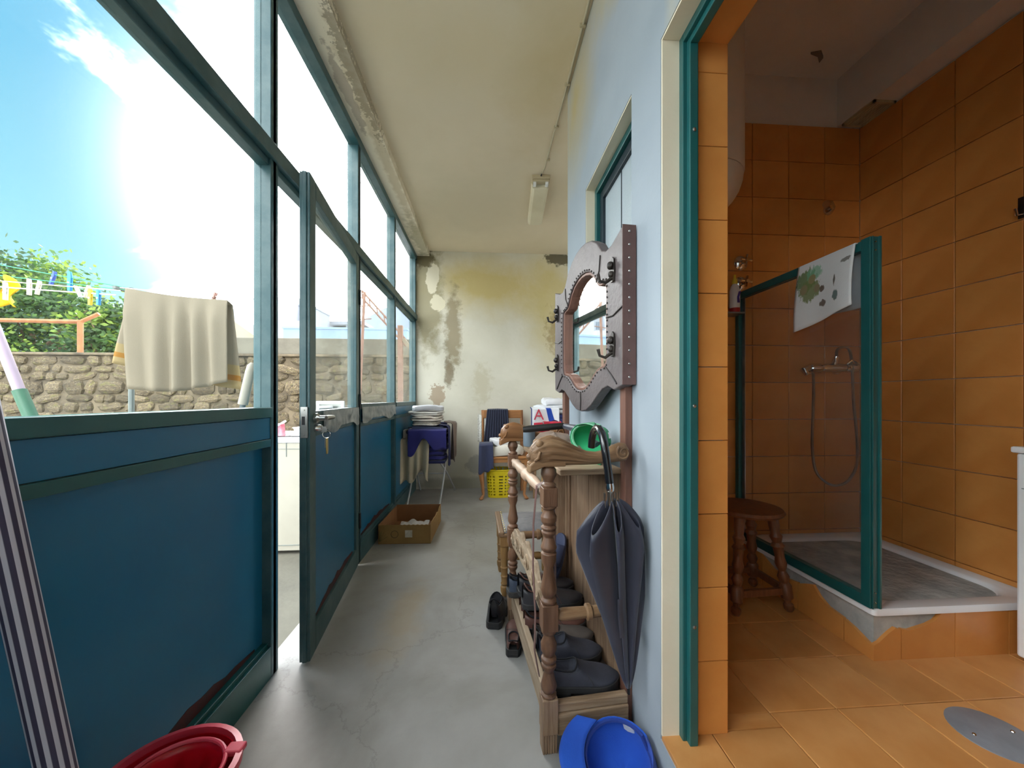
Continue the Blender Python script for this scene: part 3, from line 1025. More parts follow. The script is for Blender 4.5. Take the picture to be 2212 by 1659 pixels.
def peg(x, k, mat, label, sc=1.0, tilt=0.0, zoff=0.0):
    y = 2.66 - 0.03 * k
    z = line_z(k, x) + zoff
    o = thing('clothes_peg', label, 'peg', (x, y, z - 0.04 * sc), 0, 'pegs clipped on the clothes lines')
    o.rotation_euler = (0, tilt, 0)
    for s in (-1, 1):
        MB().prism([(-0.004, 0), (0.005, 0), (0.007, 0.05), (0.003, 0.075), (-0.004, 0.075)], (0, s * 0.006 - 0.003, -0.02), (sc, 0, 0), (0, 0, sc), (0, 0.006, 0)).build('prong', mat, o, local=True)
    MB().tube([(0, -0.01, 0.018 * sc), (0, 0.01, 0.018 * sc)], 0.005 * sc, 8).build('spring', MATS['steel'], o, local=True)
    return o


PB = M('blue_plastic', (60, 150, 210), None, 5, 0.4)
PD = M('dark_blue_plastic', (70, 96, 190), None, 5, 0.4)
PY = M('yellow_plastic', (232, 202, 60), None, 5, 0.4)
PW = M('ivory_plastic', (226, 218, 200), None, 5, 0.5)
PK = M('rosewood_peg', (176, 130, 120), None, 5, 0.6)
peg(-2.87, 0, PD, 'dark blue peg on the topmost green line', 1.2, 0.3)
peg(-2.76, 0, PB, 'large light blue peg on the topmost green line', 1.7)
peg(-2.94, 2, PW, 'ivory peg left of the blue pegs on the beige line', 1.4)
peg(-2.89, 2, PW, 'second ivory peg from the left, below the dark blue peg', 1.2, 0.2)
peg(-2.67, 1, M('pale_blue_plastic', (190, 210, 226), None, 5, 0.4), 'pale blue peg tilted on the lower green line', 1.1, -0.4, -0.02)
peg(-2.60, 2, PW, 'ivory peg just left of the yellow peg', 1.1, 0.3)
peg(-2.545, 3, PY, 'yellow peg on the lowest white line', 1.4)
peg(-2.495, 3, PB, 'small light blue peg nearest the towel on the lowest line', 1.3)
peg(-3.045, 3, PW, 'ivory peg at far left on the lowest white line', 1.5)
o = thing('clothes_peg', 'reddish wooden peg holding the right end of the towel', 'peg', (-1.83, 2.62, 1.775), 0, 'pegs clipped on the clothes lines')
o.rotation_euler = (0, 0.35, 0)
for s in (-1, 1):
    MB().box(-0.005, 0.005, s * 0.008 - 0.004, s * 0.008 + 0.004, -0.02, 0.06).build('prong', PK, o, local=True)
MB().tube([(0, -0.012, 0.02), (0, 0.012, 0.02)], 0.004, 6).build('spring', MATS['steel'], o, local=True)
yc = MB().grid(lambda u, v: (-3.16 + 0.11 * u + 0.02 * sin(7 * v), 2.63 + 0.02 * sin(9 * u + 3 * v), 1.90 - 0.17 * v - 0.02 * sin(8 * u)), 10, 10).build('yellow_cloth', M('yellow_cloth', (238, 206, 30), (222, 184, 20), 8, 0.8, sub=0.3), smooth=True, solid=0.004)
tag(yc, 'bright yellow cloth hung on the line at the left edge', 'cloth')

# towel folded over the line; uv v runs along the cloth, front hem to back hem
mt, t = newmat('beige_towel')
uvn = t.n('ShaderNodeUVMap')
sp = t.n('ShaderNodeSeparateXYZ', {0: uvn.outputs[0]})
nz = t.n('ShaderNodeTexNoise', {'Vector': t.n('ShaderNodeTexCoord').outputs['Object'], 'Scale': 220.0, 'Detail': 2.0})
vv = sp.outputs[1]
b1 = t.math('MULTIPLY', t.math('GREATER_THAN', vv, 0.925), t.math('LESS_THAN', vv, 0.955))
b2 = t.math('MULTIPLY', t.math('GREATER_THAN', vv, 0.025), t.math('LESS_THAN', vv, 0.04))
col = t.mix(b1, lin((150, 140, 121)), lin((172, 132, 62)))
col = t.mix(t.math('GREATER_THAN', vv, 0.87), col, t.mix(b1, lin((168, 150, 108)), lin((166, 120, 50))))
MATS['towel'] = finish(mt, t, col, 0.95, 0, nz.outputs[0], 0.4, 0.004, sub=0.3)


def towel(u, v):
    half = 0.53
    fold = (0.045 * (abs(sin(u * 15 + 0.6 + 0.5 * v)) ** 1.6 - 0.4) + 0.010 * sin(u * 37 + 2)) * (0.35 + 0.65 * min(1, abs(v - half) * 3)) + 0.012 * sin(u * 7 + v * 3)
    ztop = 1.848 - 0.068 * u - 0.012 * sin(pi * u)
    if v < half:
        d = (half - v) / half
        x = -2.355 + (0.635 * u) * (1 - 0.03 * d) + 0.02 * d
        drop = d * (0.615 + 0.05 * (1 - u) - 0.10 * max(0.0, u - 0.45) * 1.2)
        return (x, 2.605 - 0.01 - fold * min(1, d * 4), ztop - drop)
    d = (v - half) / (1 - half)
    x = -2.355 - 0.14 * d + (0.635 + 0.15 * d) * u + 0.03 * d * u
    drop = d * (0.49 + 0.11 * u)
    return (x, 2.635 + 0.01 - fold * 0.6 * min(1, d * 4) + 0.03 * d, ztop - drop)


tag(MB().grid(towel, 60, 40).build('towel', MATS['towel'], smooth=True, solid=0.004), 'beige bath towel with ochre border hanging on the clothes line', 'towel')

# ---- cream sleeved pole outside the glass, green pole at left edge
pl = thing('sleeved_pole', 'pole with a cream sleeve leaning outside the glass near the towel', 'pole', (-1.30, 1.95, 0))
MB().lathe([(0, 0.023), (0.8, 0.021), (0.93, 0.018), (1, 0.006)], (-1.25, 2.0, 1.09), (-1.205, 2.0, 1.305), 14).build('sleeve', M('cream_sleeve', (160, 154, 140), None, 6, 0.6), pl, smooth=True)
MB().tube([(-1.42, 2.0, 0.0), (-1.248, 2.0, 1.1)], 0.013, 10).build('shaft', M('dark_grey_shaft', (84, 92, 94), None, 6, 0.5), pl, smooth=True)
pl = thing('green_pole', 'green pole with pinkish white upper half leaning outside at left', 'pole', (-1.5, 1.7, 0))
MB().tube([(-1.96, 1.7, 1.155), (-1.50, 1.7, 0.0)], 0.022, 10).build('lower_shaft', M('green_pole_paint', (62, 108, 84), None, 6, 0.5), pl, smooth=True)
MB().tube([(-2.34, 1.7, 2.2), (-1.96, 1.7, 1.155)], 0.018, 10).build('upper_shaft', M('pink_white_paint', (176, 156, 172), None, 6, 0.5), pl, smooth=True)

# ---- old washing machine outside the door, things on top of it
wm_ = thing('washing_machine', 'cream white washing machine standing outside the open door', 'washing machine', (-1.5, 3.05, 0))
MATS['old_white'] = M('aged_white_enamel', (166, 162, 148), (156, 152, 138), 2, 0.4)
MB().box(-1.80, -1.20, 2.78, 3.34, 0.02, 0.80).build('body', MATS['old_white'], wm_, bevel=0.006)
MB().box(-1.44, -1.436, 2.776, 2.781, 0.70, 0.80).box(-1.80, -1.21, 2.777, 2.781, 0.755, 0.758).build('panel_joint', MATS['post_grey'], wm_)
MB().box(-1.79, -1.21, 2.776, 2.782, 0.06, 0.064).build('plinth_joint', MATS['post_grey'], wm_)
MB().box(-1.81, -1.19, 2.77, 3.35, 0.80, 0.84).build('top_panel', MATS['white_enamel'], wm_, bevel=0.008)
for sx in (-1.75, -1.25):
    for sy in (2.83, 3.29):
        MB().lathe([(0, 0.02), (1, 0.015)], (sx, sy, 0), (sx, sy, 0.02), 8).build('foot', MATS['black_plastic'], wm_)
bs = thing('plastic_basin', 'white plastic basin on top of the outdoor washing machine', 'basin', (-1.36, 2.95, 0.84))
MB().lathe([(0, 0.0), (0.0, 0.08), (0.1, 0.085), (0.9, 0.1), (1.0, 0.11), (0.95, 0.096), (0.12, 0.08), (0.1, 0.0)], (-1.36, 2.945, 0.84), (-1.36, 2.945, 0.90), 20).build('bowl', MATS['white_enamel'], bs, smooth=True)
pk = thing('detergent_packet', 'red and white packet on the outdoor washing machine', 'packet', (-1.55, 2.86, 0.84))
MB().prism([(-0.055, 0), (0.055, 0), (0.045, 0.1), (-0.04, 0.09)], (-1.55, 2.84, 0.84), (1, 0, 0), (0, 0, 1), (0, 0.05, 0)).build('pouch', M('red_packet', (220, 90, 110), (236, 150, 160), 20, 0.5), pk, bevel=0.008)
MB().prism([(0, 0.06), (0.075, 0.11), (0.07, 0.12), (0.0, 0.075)], (-1.55, 2.835, 0.84), (1, 0, 0), (0, 0, 1), (0, 0.02, 0)).build('torn_flap', MATS['white_enamel'], pk)
pf = thing('mirror_frame', 'white framed mirror leaning behind the basin outside', 'mirror', (-1.27, 3.2, 0.84))
rr_ = MB()
rr_.box(-1.40, -1.375, 3.16, 3.18, 0.84, 1.10).box(-1.20, -1.175, 3.16, 3.18, 0.84, 1.10).box(-1.375, -1.20, 3.16, 3.18, 1.075, 1.10).box(-1.375, -1.20, 3.16, 3.18, 0.84, 0.865)
rr_.build('rim', MATS['white_enamel'], pf, bevel=0.003)
MB().box(-1.375, -1.20, 3.168, 3.172, 0.865, 1.075).build('mirror_glass', M('old_mirror', (120, 124, 122), (140, 144, 140), 9, 0.15, metal=0.6), pf)
jb = thing('grey_jar', 'dark grey rounded jar with white rim outside the door', 'jar', (-1.30, 3.115, 0.84))
MB().lathe([(0, 0.05), (0.1, 0.06), (0.8, 0.062), (0.95, 0.05), (1, 0.045)], (-1.30, 3.115, 0.925), (-1.30, 3.115, 1.045), 16).build('body', M('dark_grey_plastic', (70, 80, 88), None, 6, 0.4), jb, smooth=True)
MB().lathe([(0, 0.055), (1, 0.05)], (-1.30, 3.115, 1.045), (-1.30, 3.115, 1.06), 16).build('lid', MATS['white_enamel'], jb, smooth=True)
MB().lathe([(0, 0.03), (1, 0.03)], (-1.30, 3.115, 0.84), (-1.30, 3.115, 0.925), 12).build('stem', M('dark_grey_plastic', (70, 80, 88)), jb, smooth=True)
cb = MB().tube([(-1.78, 2.80, 0.843), (-1.55, 2.79, 0.845), (-1.45, 2.785, 0.846), (-1.42, 2.80, 0.846), (-1.44, 2.82, 0.846), (-1.40, 2.79, 0.846), (-1.22, 2.785, 0.845)], 0.004, 6).build('power_cable', MATS['black_plastic'], smooth=True)
tag(cb, 'thin black cable lying looped on the outdoor washing machine', 'cable')

# ================================================================== BATHROOM OBJECTS
MATS['rough_plaster'] = M('exposed_grey_mortar', (150, 154, 154), (190, 192, 188), 9, 0.95, bump=0.8, bsc=30, det=8)
TX0, TY0 = 1.393, 1.239
TX1, TY1 = BX - 0.016, BY - 0.016
tr = thing('shower_tray', 'white enamel shower tray set on a chipped orange tiled plinth', 'shower tray', ((TX0 + TX1) / 2, (TY0 + TY1) / 2, ZB))
MB().box(TX0 + 0.012, TX1, TY0 + 0.012, TY1, ZB, 0.342).build('mortar_plinth', MATS['rough_plaster'], tr)


def chipped(tlist, o, ux, ext):
    for pts in tlist:
        MB().prism(pts, o, ux, (0, 0, 1), ext).build('plinth_tile', MATS['tile'], tr)


PH = 0.165
# front face tiles (x measured from the corner) with the broken top edge
chipped([[(0.0, 0), (0.105, 0), (0.105, 0.108), (0.085, 0.115), (0.06, 0.098), (0.04, 0.082), (0.022, 0.066), (0.0, 0.056)],
         [(0.109, 0), (0.318, 0), (0.318, PH), (0.27, PH), (0.24, 0.135), (0.21, 0.122), (0.17, 0.112), (0.14, 0.104), (0.109, 0.11)],
         [(0.322, 0), (0.535, 0), (0.535, PH), (0.322, PH)],
         [(0.539, 0), (TX1 - TX0, 0), (TX1 - TX0, PH), (0.539, PH)]], (TX0, TY0, ZB), (1, 0, 0), (0, 0.012, 0))
# left face tiles (y measured from the corner)
chipped([[(0.0125, 0), (0.11, 0), (0.11, 0.086), (0.07, 0.075), (0.03, 0.058), (0.0125, 0.052)],
         [(0.114, 0), (0.325, 0), (0.325, 0.118), (0.29, 0.135), (0.25, 0.15), (0.22, 0.118), (0.18, 0.096), (0.114, 0.088)],
         [(0.329, 0), (0.54, 0), (0.54, 0.15), (0.47, 0.118), (0.40, 0.11), (0.329, 0.12)],
         [(0.544, 0), (TY1 - TY0, 0), (TY1 - TY0, PH), (0.544, PH)]], (TX0, TY0, ZB), (0, 1, 0), (0.012, 0, 0))


def rrect(x0, x1, y0, y1, r, z, n=6):
    pts = []
    for cx, cy, a0 in ((x1 - r, y1 - r, 0), (x0 + r, y1 - r, pi / 2), (x0 + r, y0 + r, pi), (x1 - r, y0 + r, 3 * pi / 2)):
        for k in range(n + 1):
            a = a0 + pi / 2 * k / n
            pts.append((cx + r * cos(a), cy + r * sin(a), z))
    return pts


secs = [rrect(TX0 - 0.004, TX1, TY0 - 0.004, TY1, 0.015, 0.338), rrect(TX0 - 0.004, TX1, TY0 - 0.004, TY1, 0.015, 0.356), rrect(TX0, TX1, TY0, TY1, 0.015, 0.362),
        rrect(TX0 + 0.05, TX1 - 0.05, TY0 + 0.05, TY1 - 0.05, 0.09, 0.360), rrect(TX0 + 0.065, TX1 - 0.06, TY0 + 0.065, TY1 - 0.06, 0.10, 0.352),
        rrect(TX0 + 0.10, TX1 - 0.09, TY0 + 0.10, TY1 - 0.09, 0.11, 0.262), rrect(TX0 + 0.14, TX1 - 0.13, TY0 + 0.14, TY1 - 0.13, 0.10, 0.248)]
MATS['tray_enamel'] = M('white_tray_enamel', (240, 241, 243), (234, 236, 239), 3, 0.18, coat=0.4)
MB().loft(secs).build('basin', MATS['tray_enamel'], tr, smooth=True, angle=50)
MB().lathe([(0, 0.035), (0.6, 0.035), (1, 0.03)], (1.76, 1.6, 0.248), (1.76, 1.6, 0.253), 18).build('waste', MATS['chrome'], tr, smooth=True)

sc_ = thing('shower_screen', 'green framed glass shower screen standing on the tray edge', 'shower screen', (1.396, 1.6, 0.362))
SX0, SX1 = 1.378, 1.415
fpo = MB().box(SX0, SX1, TY0, TY0 + 0.034, 0.363, 1.705).box(SX1 - 0.006, SX1 + 0.003, TY0 - 0.006, TY0 + 0.03, 0.363, 1.705).box(SX0 + 0.006, SX0 + 0.010, TY0 - 0.005, TY0, 0.363, 1.705).build('front_post', MATS['green'], sc_, bevel=0.002)
MB().box(SX0, SX1 - 0.006, TY1 - 0.03, TY1 - 0.002, 0.363, 1.70).build('wall_stile', MATS['green'], sc_, bevel=0.002)
MB().box(SX0, SX1 - 0.006, TY0 + 0.034, TY1 - 0.03, 1.665, 1.70).build('top_rail', MATS['green'], sc_, bevel=0.002)
MB().box(SX0, SX1 - 0.006, TY0 + 0.034, TY1 - 0.03, 0.363, 0.402).build('bottom_rail', MATS['green'], sc_, bevel=0.002)
MB().box(1.392, 1.397, TY0 + 0.034, TY1 - 0.03, 0.402, 1.665).build('pane', MATS['glass_shower'], sc_)
MB().box(1.399, 1.403, TY1 - 0.05, TY1 - 0.03, 0.402, 1.665).build('seal', MATS['steel'], sc_)
for z in (1.685, 1.655, 0.385, 0.42):
    MB().lathe([(0, 0.004), (1, 0.002)], (1.398, TY0 + 0.001, z), (1.398, TY0 - 0.003, z), 8).build('screw', MATS['chrome'], fpo, smooth=True)

# printed tea towel over the top rail
mt, t = newmat('printed_towel')
uvn = t.n('ShaderNodeUVMap')
base = lin((232, 234, 234))
col = base
sx = uvn.outputs[0]
fine = t.n('ShaderNodeTexNoise', {'Vector': sx, 'Scale': 60.0, 'Detail': 2.0})
prints = [(0.80, 0.36, 0.20, 0.10, (108, 132, 74), 0.9, 16.0, 0.9), (0.72, 0.27, 0.22, 0.09, (126, 140, 84), 0.9, 18.0, 0.8), (0.66, 0.40, 0.16, 0.06, (126, 190, 150), 0.7, 20.0, 1.0),
          (0.84, 0.30, 0.075, 0.045, (152, 140, 104), 1.0, 10.0, 0.25), (0.70, 0.36, 0.075, 0.04, (158, 146, 104), 1.0, 10.0, 0.25), (0.60, 0.27, 0.06, 0.035, (150, 138, 108), 1.0, 10.0, 0.25),
          (0.50, 0.25, 0.05, 0.03, (104, 78, 62), 0.9, 24.0, 0.6),
          (0.48, 0.13, 0.07, 0.028, (112, 92, 76), 0.9, 26.0, 1.0), (0.25, 0.14, 0.05, 0.05, (86, 110, 104), 0.9, 24.0, 0.9), (0.28, 0.27, 0.02, 0.05, (92, 84, 72), 0.9, 26.0, 0.8),
          (0.12, 0.40, 0.09, 0.02, (96, 92, 84), 0.8, 26.0, 0.9)]
for (cx, cz, rx, rz, c, st, ns, na) in prints:
    col = t.mix(t.math('MULTIPLY', blot(t, sx, (0, 1), cx, cz, rx, rz, ns, na, 0.12), st), col, lin(c))
MATS['print_towel'] = finish(mt, t, col, 0.95, 0, fine.outputs[0], 0.2, 0.003, sub=0.12)


def tea(u, v):
    # u 0 near the post .. 1 towards the back; v 0 front hem .. 0.5 over rail .. 1 back hem
    y = 1.283 + 0.25 * u
    half = 0.52
    if v < half:
        d = (half - v) / half
        x = 1.374 - 0.004 - 0.014 * sin(d * 2.2) - 0.008 * sin(u * 6 + 1) * d - 0.012 * (1 - u) * d
        z = 1.706 - d * (0.295 - 0.055 * (1 - u))
        return (x, y - 0.012 * d * (1 - u) + 0.01 * d * u, z)
    d = (v - half) / (1 - half)
    x = 1.413 + 0.008 + 0.006 * sin(u * 7)
    return (x, y, 1.706 - d * 0.24)


tag(MB().grid(tea, 24, 30).build('tea_towel', MATS['print_towel'], smooth=True, solid=0.003), 'white tea towel with green floral print over the shower screen', 'towel')

# shower mixer with hose
mx_ = thing('shower_mixer', 'chrome shower mixer with looped hose on the tiled wall', 'shower mixer', (1.9, BY, 1.285))
WYF = BY - 0.012
MB().lathe([(0, 0.012), (0.04, 0.024), (0.22, 0.026), (0.26, 0.018), (0.32, 0.024), (0.68, 0.024), (0.74, 0.018), (0.78, 0.026), (0.96, 0.024), (1, 0.014)], (1.755, 1.905, 1.285), (2.05, 1.905, 1.29), 16).build('body', MATS['chrome'], mx_, smooth=True)
for x in (1.83, 1.98):
    MB().lathe([(0, 0.032), (0.15, 0.03), (0.2, 0.014), (1, 0.014)], (x, WYF, 1.287), (x, 1.905, 1.287), 14).build('wall_union', MATS['chrome'], mx_, smooth=True)
MB().lathe([(0, 0.012), (0.4, 0.016), (1, 0.011)], (1.90, 1.90, 1.30), (1.90, 1.885, 1.35), 12).build('diverter', MATS['chrome'], mx_, smooth=True)
MB().tube([(1.755, 1.905, 1.285), (1.72, 1.895, 1.275), (1.735, 1.89, 1.25)], [0.02, 0.018, 0.012], 10).build('hand_shower', MATS['chrome'], mx_, smooth=True)
MB().tube([(1.98, 1.90, 1.31), (1.985, 1.885, 1.33), (2.03, 1.88, 1.31)], 0.008, 8).build('tap_lever', MATS['chrome'], mx_, smooth=True)
hose = []
ctrl = [(1.90, 1.35), (1.905, 1.385), (1.935, 1.40), (1.975, 1.385), (1.99, 1.30), (2.0, 1.10), (2.02, 0.90), (2.018, 0.76), (1.97, 0.675), (1.905, 0.648), (1.84, 0.665), (1.78, 0.73), (1.76, 0.86), (1.765, 1.05), (1.768, 1.2), (1.765, 1.26)]
for i in range(len(ctrl) - 1):
    p0, p1, p2, p3 = [Vector((*ctrl[max(0, min(len(ctrl) - 1, i + k))], 0)) for k in (-1, 0, 1, 2)]
    for k in range(5):
        s = k / 5
        q = 0.5 * ((2 * p1) + (p2 - p0) * s + (2 * p0 - 5 * p1 + 4 * p2 - p3) * s * s + (3 * p1 - p0 - 3 * p2 + p3) * s ** 3)
        hose.append((q.x, 1.885, q.y))
hose.append((1.765, 1.89, 1.26))
MB().tube(hose, 0.0065, 8).build('hose', MATS['steel'], mx_, smooth=True)
hb = thing('shower_bracket', 'small chrome shower head bracket high on the tiled wall', 'bracket', (1.9, BY, 2.19))
MB().lathe([(0, 0.028), (0.3, 0.026), (1, 0.012)], (1.93, WYF, 2.185), (1.93, 1.935, 2.185), 12).build('wall_plate', MATS['chrome'], hb, smooth=True)
MB().tube([(1.93, 1.935, 2.185), (1.90, 1.92, 2.20), (1.865, 1.91, 2.19)], [0.012, 0.014, 0.02], 10).build('holder', MATS['chrome'], hb, smooth=True)
for z, w in ((1.873, 'upper'), (1.757, 'lower')):
    vl = thing('stop_valve', w + ' round chrome stop valve on the tiled wall near the heater', 'valve', (1.415, BY, z), 0, 'stop valves under the water heater')
    MB().lathe([(0, 0.04), (0.15, 0.04), (0.4, 0.03), (0.55, 0.012), (1, 0.012)], (1.412, WYF, z), (1.412, 1.925, z), 18).build('rosette', MATS['chrome'], vl, smooth=True)
    MB().tube([(1.382, 1.918, z + 0.004), (1.442, 1.918, z - 0.004)], 0.007, 8).tube([(1.408, 1.918, z - 0.03), (1.416, 1.918, z + 0.03)], 0.007, 8).lathe([(0, 0.014), (1, 0.01)], (1.412, 1.93, z), (1.412, 1.905, z), 10).build('cross_handle', MATS['chrome'], vl, smooth=True)
sh = thing('bathroom_shelf', 'small grey glass shelf on the tiled wall by the screen', 'shelf', (1.36, BY, 1.575))
MB().box(1.22, 1.372, 1.87, WYF - 0.001, 1.572, 1.58).build('board', M('grey_shelf', (120, 124, 128), None, 5, 0.2), sh, bevel=0.002)
MB().box(1.25, 1.26, 1.93, WYF - 0.001, 1.555, 1.572).build('bracket', MATS['chrome'], sh)
bt = thing('cleaner_bottle', 'white bottle with yellow cap and purple print on the shelf', 'bottle', (1.345, 1.90, 1.58))
MB().lathe([(0, 0.024), (0.06, 0.026), (0.7, 0.026), (0.9, 0.02), (1, 0.012)], (1.335, 1.905, 1.605), (1.335, 1.905, 1.735), 16).build('body', MATS['white_enamel'], bt, smooth=True)
MB().lathe([(0, 0.024), (0.1, 0.0262), (1, 0.0262)], (1.335, 1.905, 1.58), (1.335, 1.905, 1.605), 16).build('red_base', M('red_plastic', (170, 40, 44), None, 5, 0.4), bt, smooth=True)
MB().lathe([(0, 0.014), (0.5, 0.013), (0.55, 0.006), (1, 0.006)], (1.335, 1.905, 1.735), (1.335, 1.905, 1.785), 12).build('cap', M('yellow_cap', (224, 206, 70), None, 5, 0.4), bt, smooth=True)
MB().prism([(-0.006, 0), (0.008, 0), (0.004, 0.03), (0.014, 0.06), (0.002, 0.06), (-0.007, 0.03)], (1.337, 1.877, 1.63), (1, 0, 0), (0, 0, 1), (0, 0.002, 0)).build('printed_logo', M('purple_print', (70, 50, 140), None, 5, 0.5), bt)
# water heater
wh = thing('water_heater', 'white cylindrical water heater with domed bottom high in the bathroom', 'water heater', (1.02, 1.74, 1.98))
dome = [(0.0, 0.02)] + [(0.19 * (1 - cos(k / 8 * pi / 2)) / 0.95, 0.2 * sin(k / 8 * pi / 2)) for k in range(1, 9)]
MATS['heater'] = M('heater_enamel', (224, 222, 216), (214, 212, 204), 2, 0.35)
MB().lathe([(0, 0.02)] + [(1 - cos(k / 8 * pi / 2), 0.2 * sin(k / 8 * pi / 2)) for k in range(1, 9)], (1.02, 1.74, 1.985), (1.02, 1.74, 2.165), 32).build('dome', MATS['heater'], wh, smooth=True)
MB().lathe([(0, 0.201), (0.01, 0.204), (0.96, 0.204), (1, 0.19)], (1.02, 1.74, 2.168), (1.02, 1.74, 2.93), 32).build('tank', MATS['heater'], wh, smooth=True)
MB().box(0.9, 1.14, 1.93, WYF - 0.001, 2.5, 2.56).build('mount', MATS['steel'], wh)
MB().lathe([(0, 0.02), (1, 0.018)], (1.02, 1.74, 1.965), (1.02, 1.74, 1.99), 10).build('indicator', M('heater_cap', (150, 80, 60), None, 5, 0.5), wh, smooth=True)

# stool with turned legs
MATS['stool_wood'] = wood('stool_wood', (96, 58, 38), (132, 84, 54), 2, 3.0, 0.4)
st = thing('round_stool', 'dark wooden round stool with turned legs behind the tiled jamb', 'stool', (1.215, 1.66, ZB))
MB().lathe([(0, 0.12), (0.15, 0.146), (0.5, 0.155), (0.85, 0.148), (1, 0.13)], (1.215, 1.66, 0.588), (1.215, 1.66, 0.62), 32).build('seat', MATS['stool_wood'], st, smooth=True)
LP = [(0, 0.012), (0.03, 0.02), (0.07, 0.02), (0.09, 0.012), (0.12, 0.014), (0.14, 0.024), (0.27, 0.026), (0.3, 0.016), (0.36, 0.024), (0.42, 0.014), (0.46, 0.02), (0.5, 0.024), (0.56, 0.019), (0.66, 0.021), (0.68, 0.028), (0.72, 0.018), (0.78, 0.026), (0.82, 0.018), (0.9, 0.022), (1, 0.022)]
feet = [(1.085, 1.54), (1.345, 1.555), (1.345, 1.78), (1.085, 1.78)]
for fx, fy in feet:
    tx, ty = 1.215 + (fx - 1.215) * 0.62, 1.66 + (fy - 1.66) * 0.62
    MB().lathe(LP, (fx, fy, ZB + 0.001), (tx, ty, 0.59), 14).build('leg', MATS['stool_wood'], st, smooth=True)
for (a, b) in ((0, 1), (1, 2), (2, 3), (3, 0)):
    f = 0.21
    pa, pb = [Vector((1.215 + (q[0] - 1.215) * (1 - 0.38 * f), 1.66 + (q[1] - 1.66) * (1 - 0.38 * f), ZB + f * 0.42)) for q in (feet[a], feet[b])]
    MB().bar(pa, pb, 0.018, 0.03).build('stretcher', MATS['stool_wood'], st, bevel=0.002)

bk = thing('dark_bucket', 'dark plastic bucket in the shade behind the stool', 'bucket', (1.0, 1.84, ZB))
MB().lathe([(0, 0.0), (0, 0.075), (1, 0.10), (1, 0.094), (0.03, 0.07), (0.03, 0)], (1.0, 1.845, ZB + 0.001), (1.0, 1.845, ZB + 0.22), 20).build('body', M('dark_plastic', (52, 48, 58), None, 5, 0.4), bk, smooth=True)
MB().grid(lambda u, v: (0.93 + 0.14 * u, 1.742 - 0.012 * v + 0.004 * sin(u * 12), ZB + 0.225 - 0.12 * v * (0.6 + 0.4 * sin(u * 5))), 8, 6).build('white_rag', MATS['white_enamel'], bk, smooth=True, solid=0.003)

# narrow white cabinet
cbn = thing('white_cabinet', 'narrow white cabinet with overhanging top at the right edge', 'cabinet', (2.02, 1.0, ZB))
MB().box(1.905, 2.115, 0.72, 1.205, ZB + 0.02, 0.925).build('body', MATS['white_enamel'], cbn, bevel=0.008)
MB().box(1.893, 2.118, 0.71, 1.213, 0.925, 0.948).build('top', MATS['white_enamel'], cbn, bevel=0.006)
MB().box(1.9035, 1.906, 0.74, 1.19, 0.798, 0.801).build('drawer_gap', MATS['post_grey'], cbn)
for sx in (1.93, 2.09):
    for sy in (0.76, 1.17):
        MB().lathe([(0, 0.014), (1, 0.012)], (sx, sy, ZB), (sx, sy, ZB + 0.022), 8).build('foot', MATS['black_plastic'], cbn)
dr = thing('floor_drain', 'round steel drain cover in the bathroom floor', 'drain', (1.425, 0.945, ZB))
MB().lathe([(0, 0.092), (0.6, 0.092), (1, 0.088)], (1.425, 0.945, ZB), (1.425, 0.945, ZB + 0.004), 36).build('cover', M('drain_steel', (142, 146, 154), (128, 132, 140), 12, 0.45, metal=0.15), dr, smooth=True)
for s in (-1, 1):
    MB().lathe([(0, 0.005), (1, 0.004)], (1.425 + s * 0.06, 0.945, ZB + 0.004), (1.425 + s * 0.06, 0.945, ZB + 0.006), 8).build('screw', MATS['chrome'], dr)
hk = thing('wall_hook', 'black bracket hook on the tiled wall at the right edge', 'hook', (BX, 1.33, 1.84))
MB().box(BX - 0.018, BX - 0.0121, 1.31, 1.335, 1.835, 1.92).build('plate', MATS['black_plastic'], hk, bevel=0.002)
MB().tube([(BX - 0.018, 1.32, 1.85), (BX - 0.045, 1.32, 1.845), (BX - 0.05, 1.32, 1.87)], 0.005, 8).build('prong', MATS['chrome'], hk, smooth=True)
vg = thing('vent_grille', 'cream slatted vent grille under the bathroom beam', 'vent', (2.065, 1.88, 2.66))
MATS['cream_plastic'] = M('cream_plastic', (196, 182, 150), (184, 170, 138), 6, 0.5)
gx0, gx1, gy0, gy1 = 2.003, 2.126, 1.78, 1.955
MB().box(gx0, gx1, gy0, gy0 + 0.012, 2.655, 2.669).box(gx0, gx1, gy1 - 0.012, gy1, 2.655, 2.669).box(gx0, gx0 + 0.012, gy0, gy1, 2.655, 2.669).box(gx1 - 0.012, gx1, gy0, gy1, 2.655, 2.669).build('frame', MATS['cream_plastic'], vg)
for k in range(7):
    x = gx0 + 0.02 + k * 0.0145
    MB().box(x, x + 0.009, gy0 + 0.012, gy1 - 0.012, 2.658, 2.662).build('slat', MATS['cream_plastic'], vg)
pe = MB().prism([(0, 0), (0.05, 0.012), (0.09, 0.045), (0.085, 0.015), (0.045, -0.015)], (1.70, 1.83, H - 0.011), (1, 0, 0), (0, 1, 0), (0.0, 0, -0.012)).build('peeling_flake', M('dark_flake', (120, 110, 102), None, 6, 0.9), bpy.data.objects['ceiling_bathroom'])

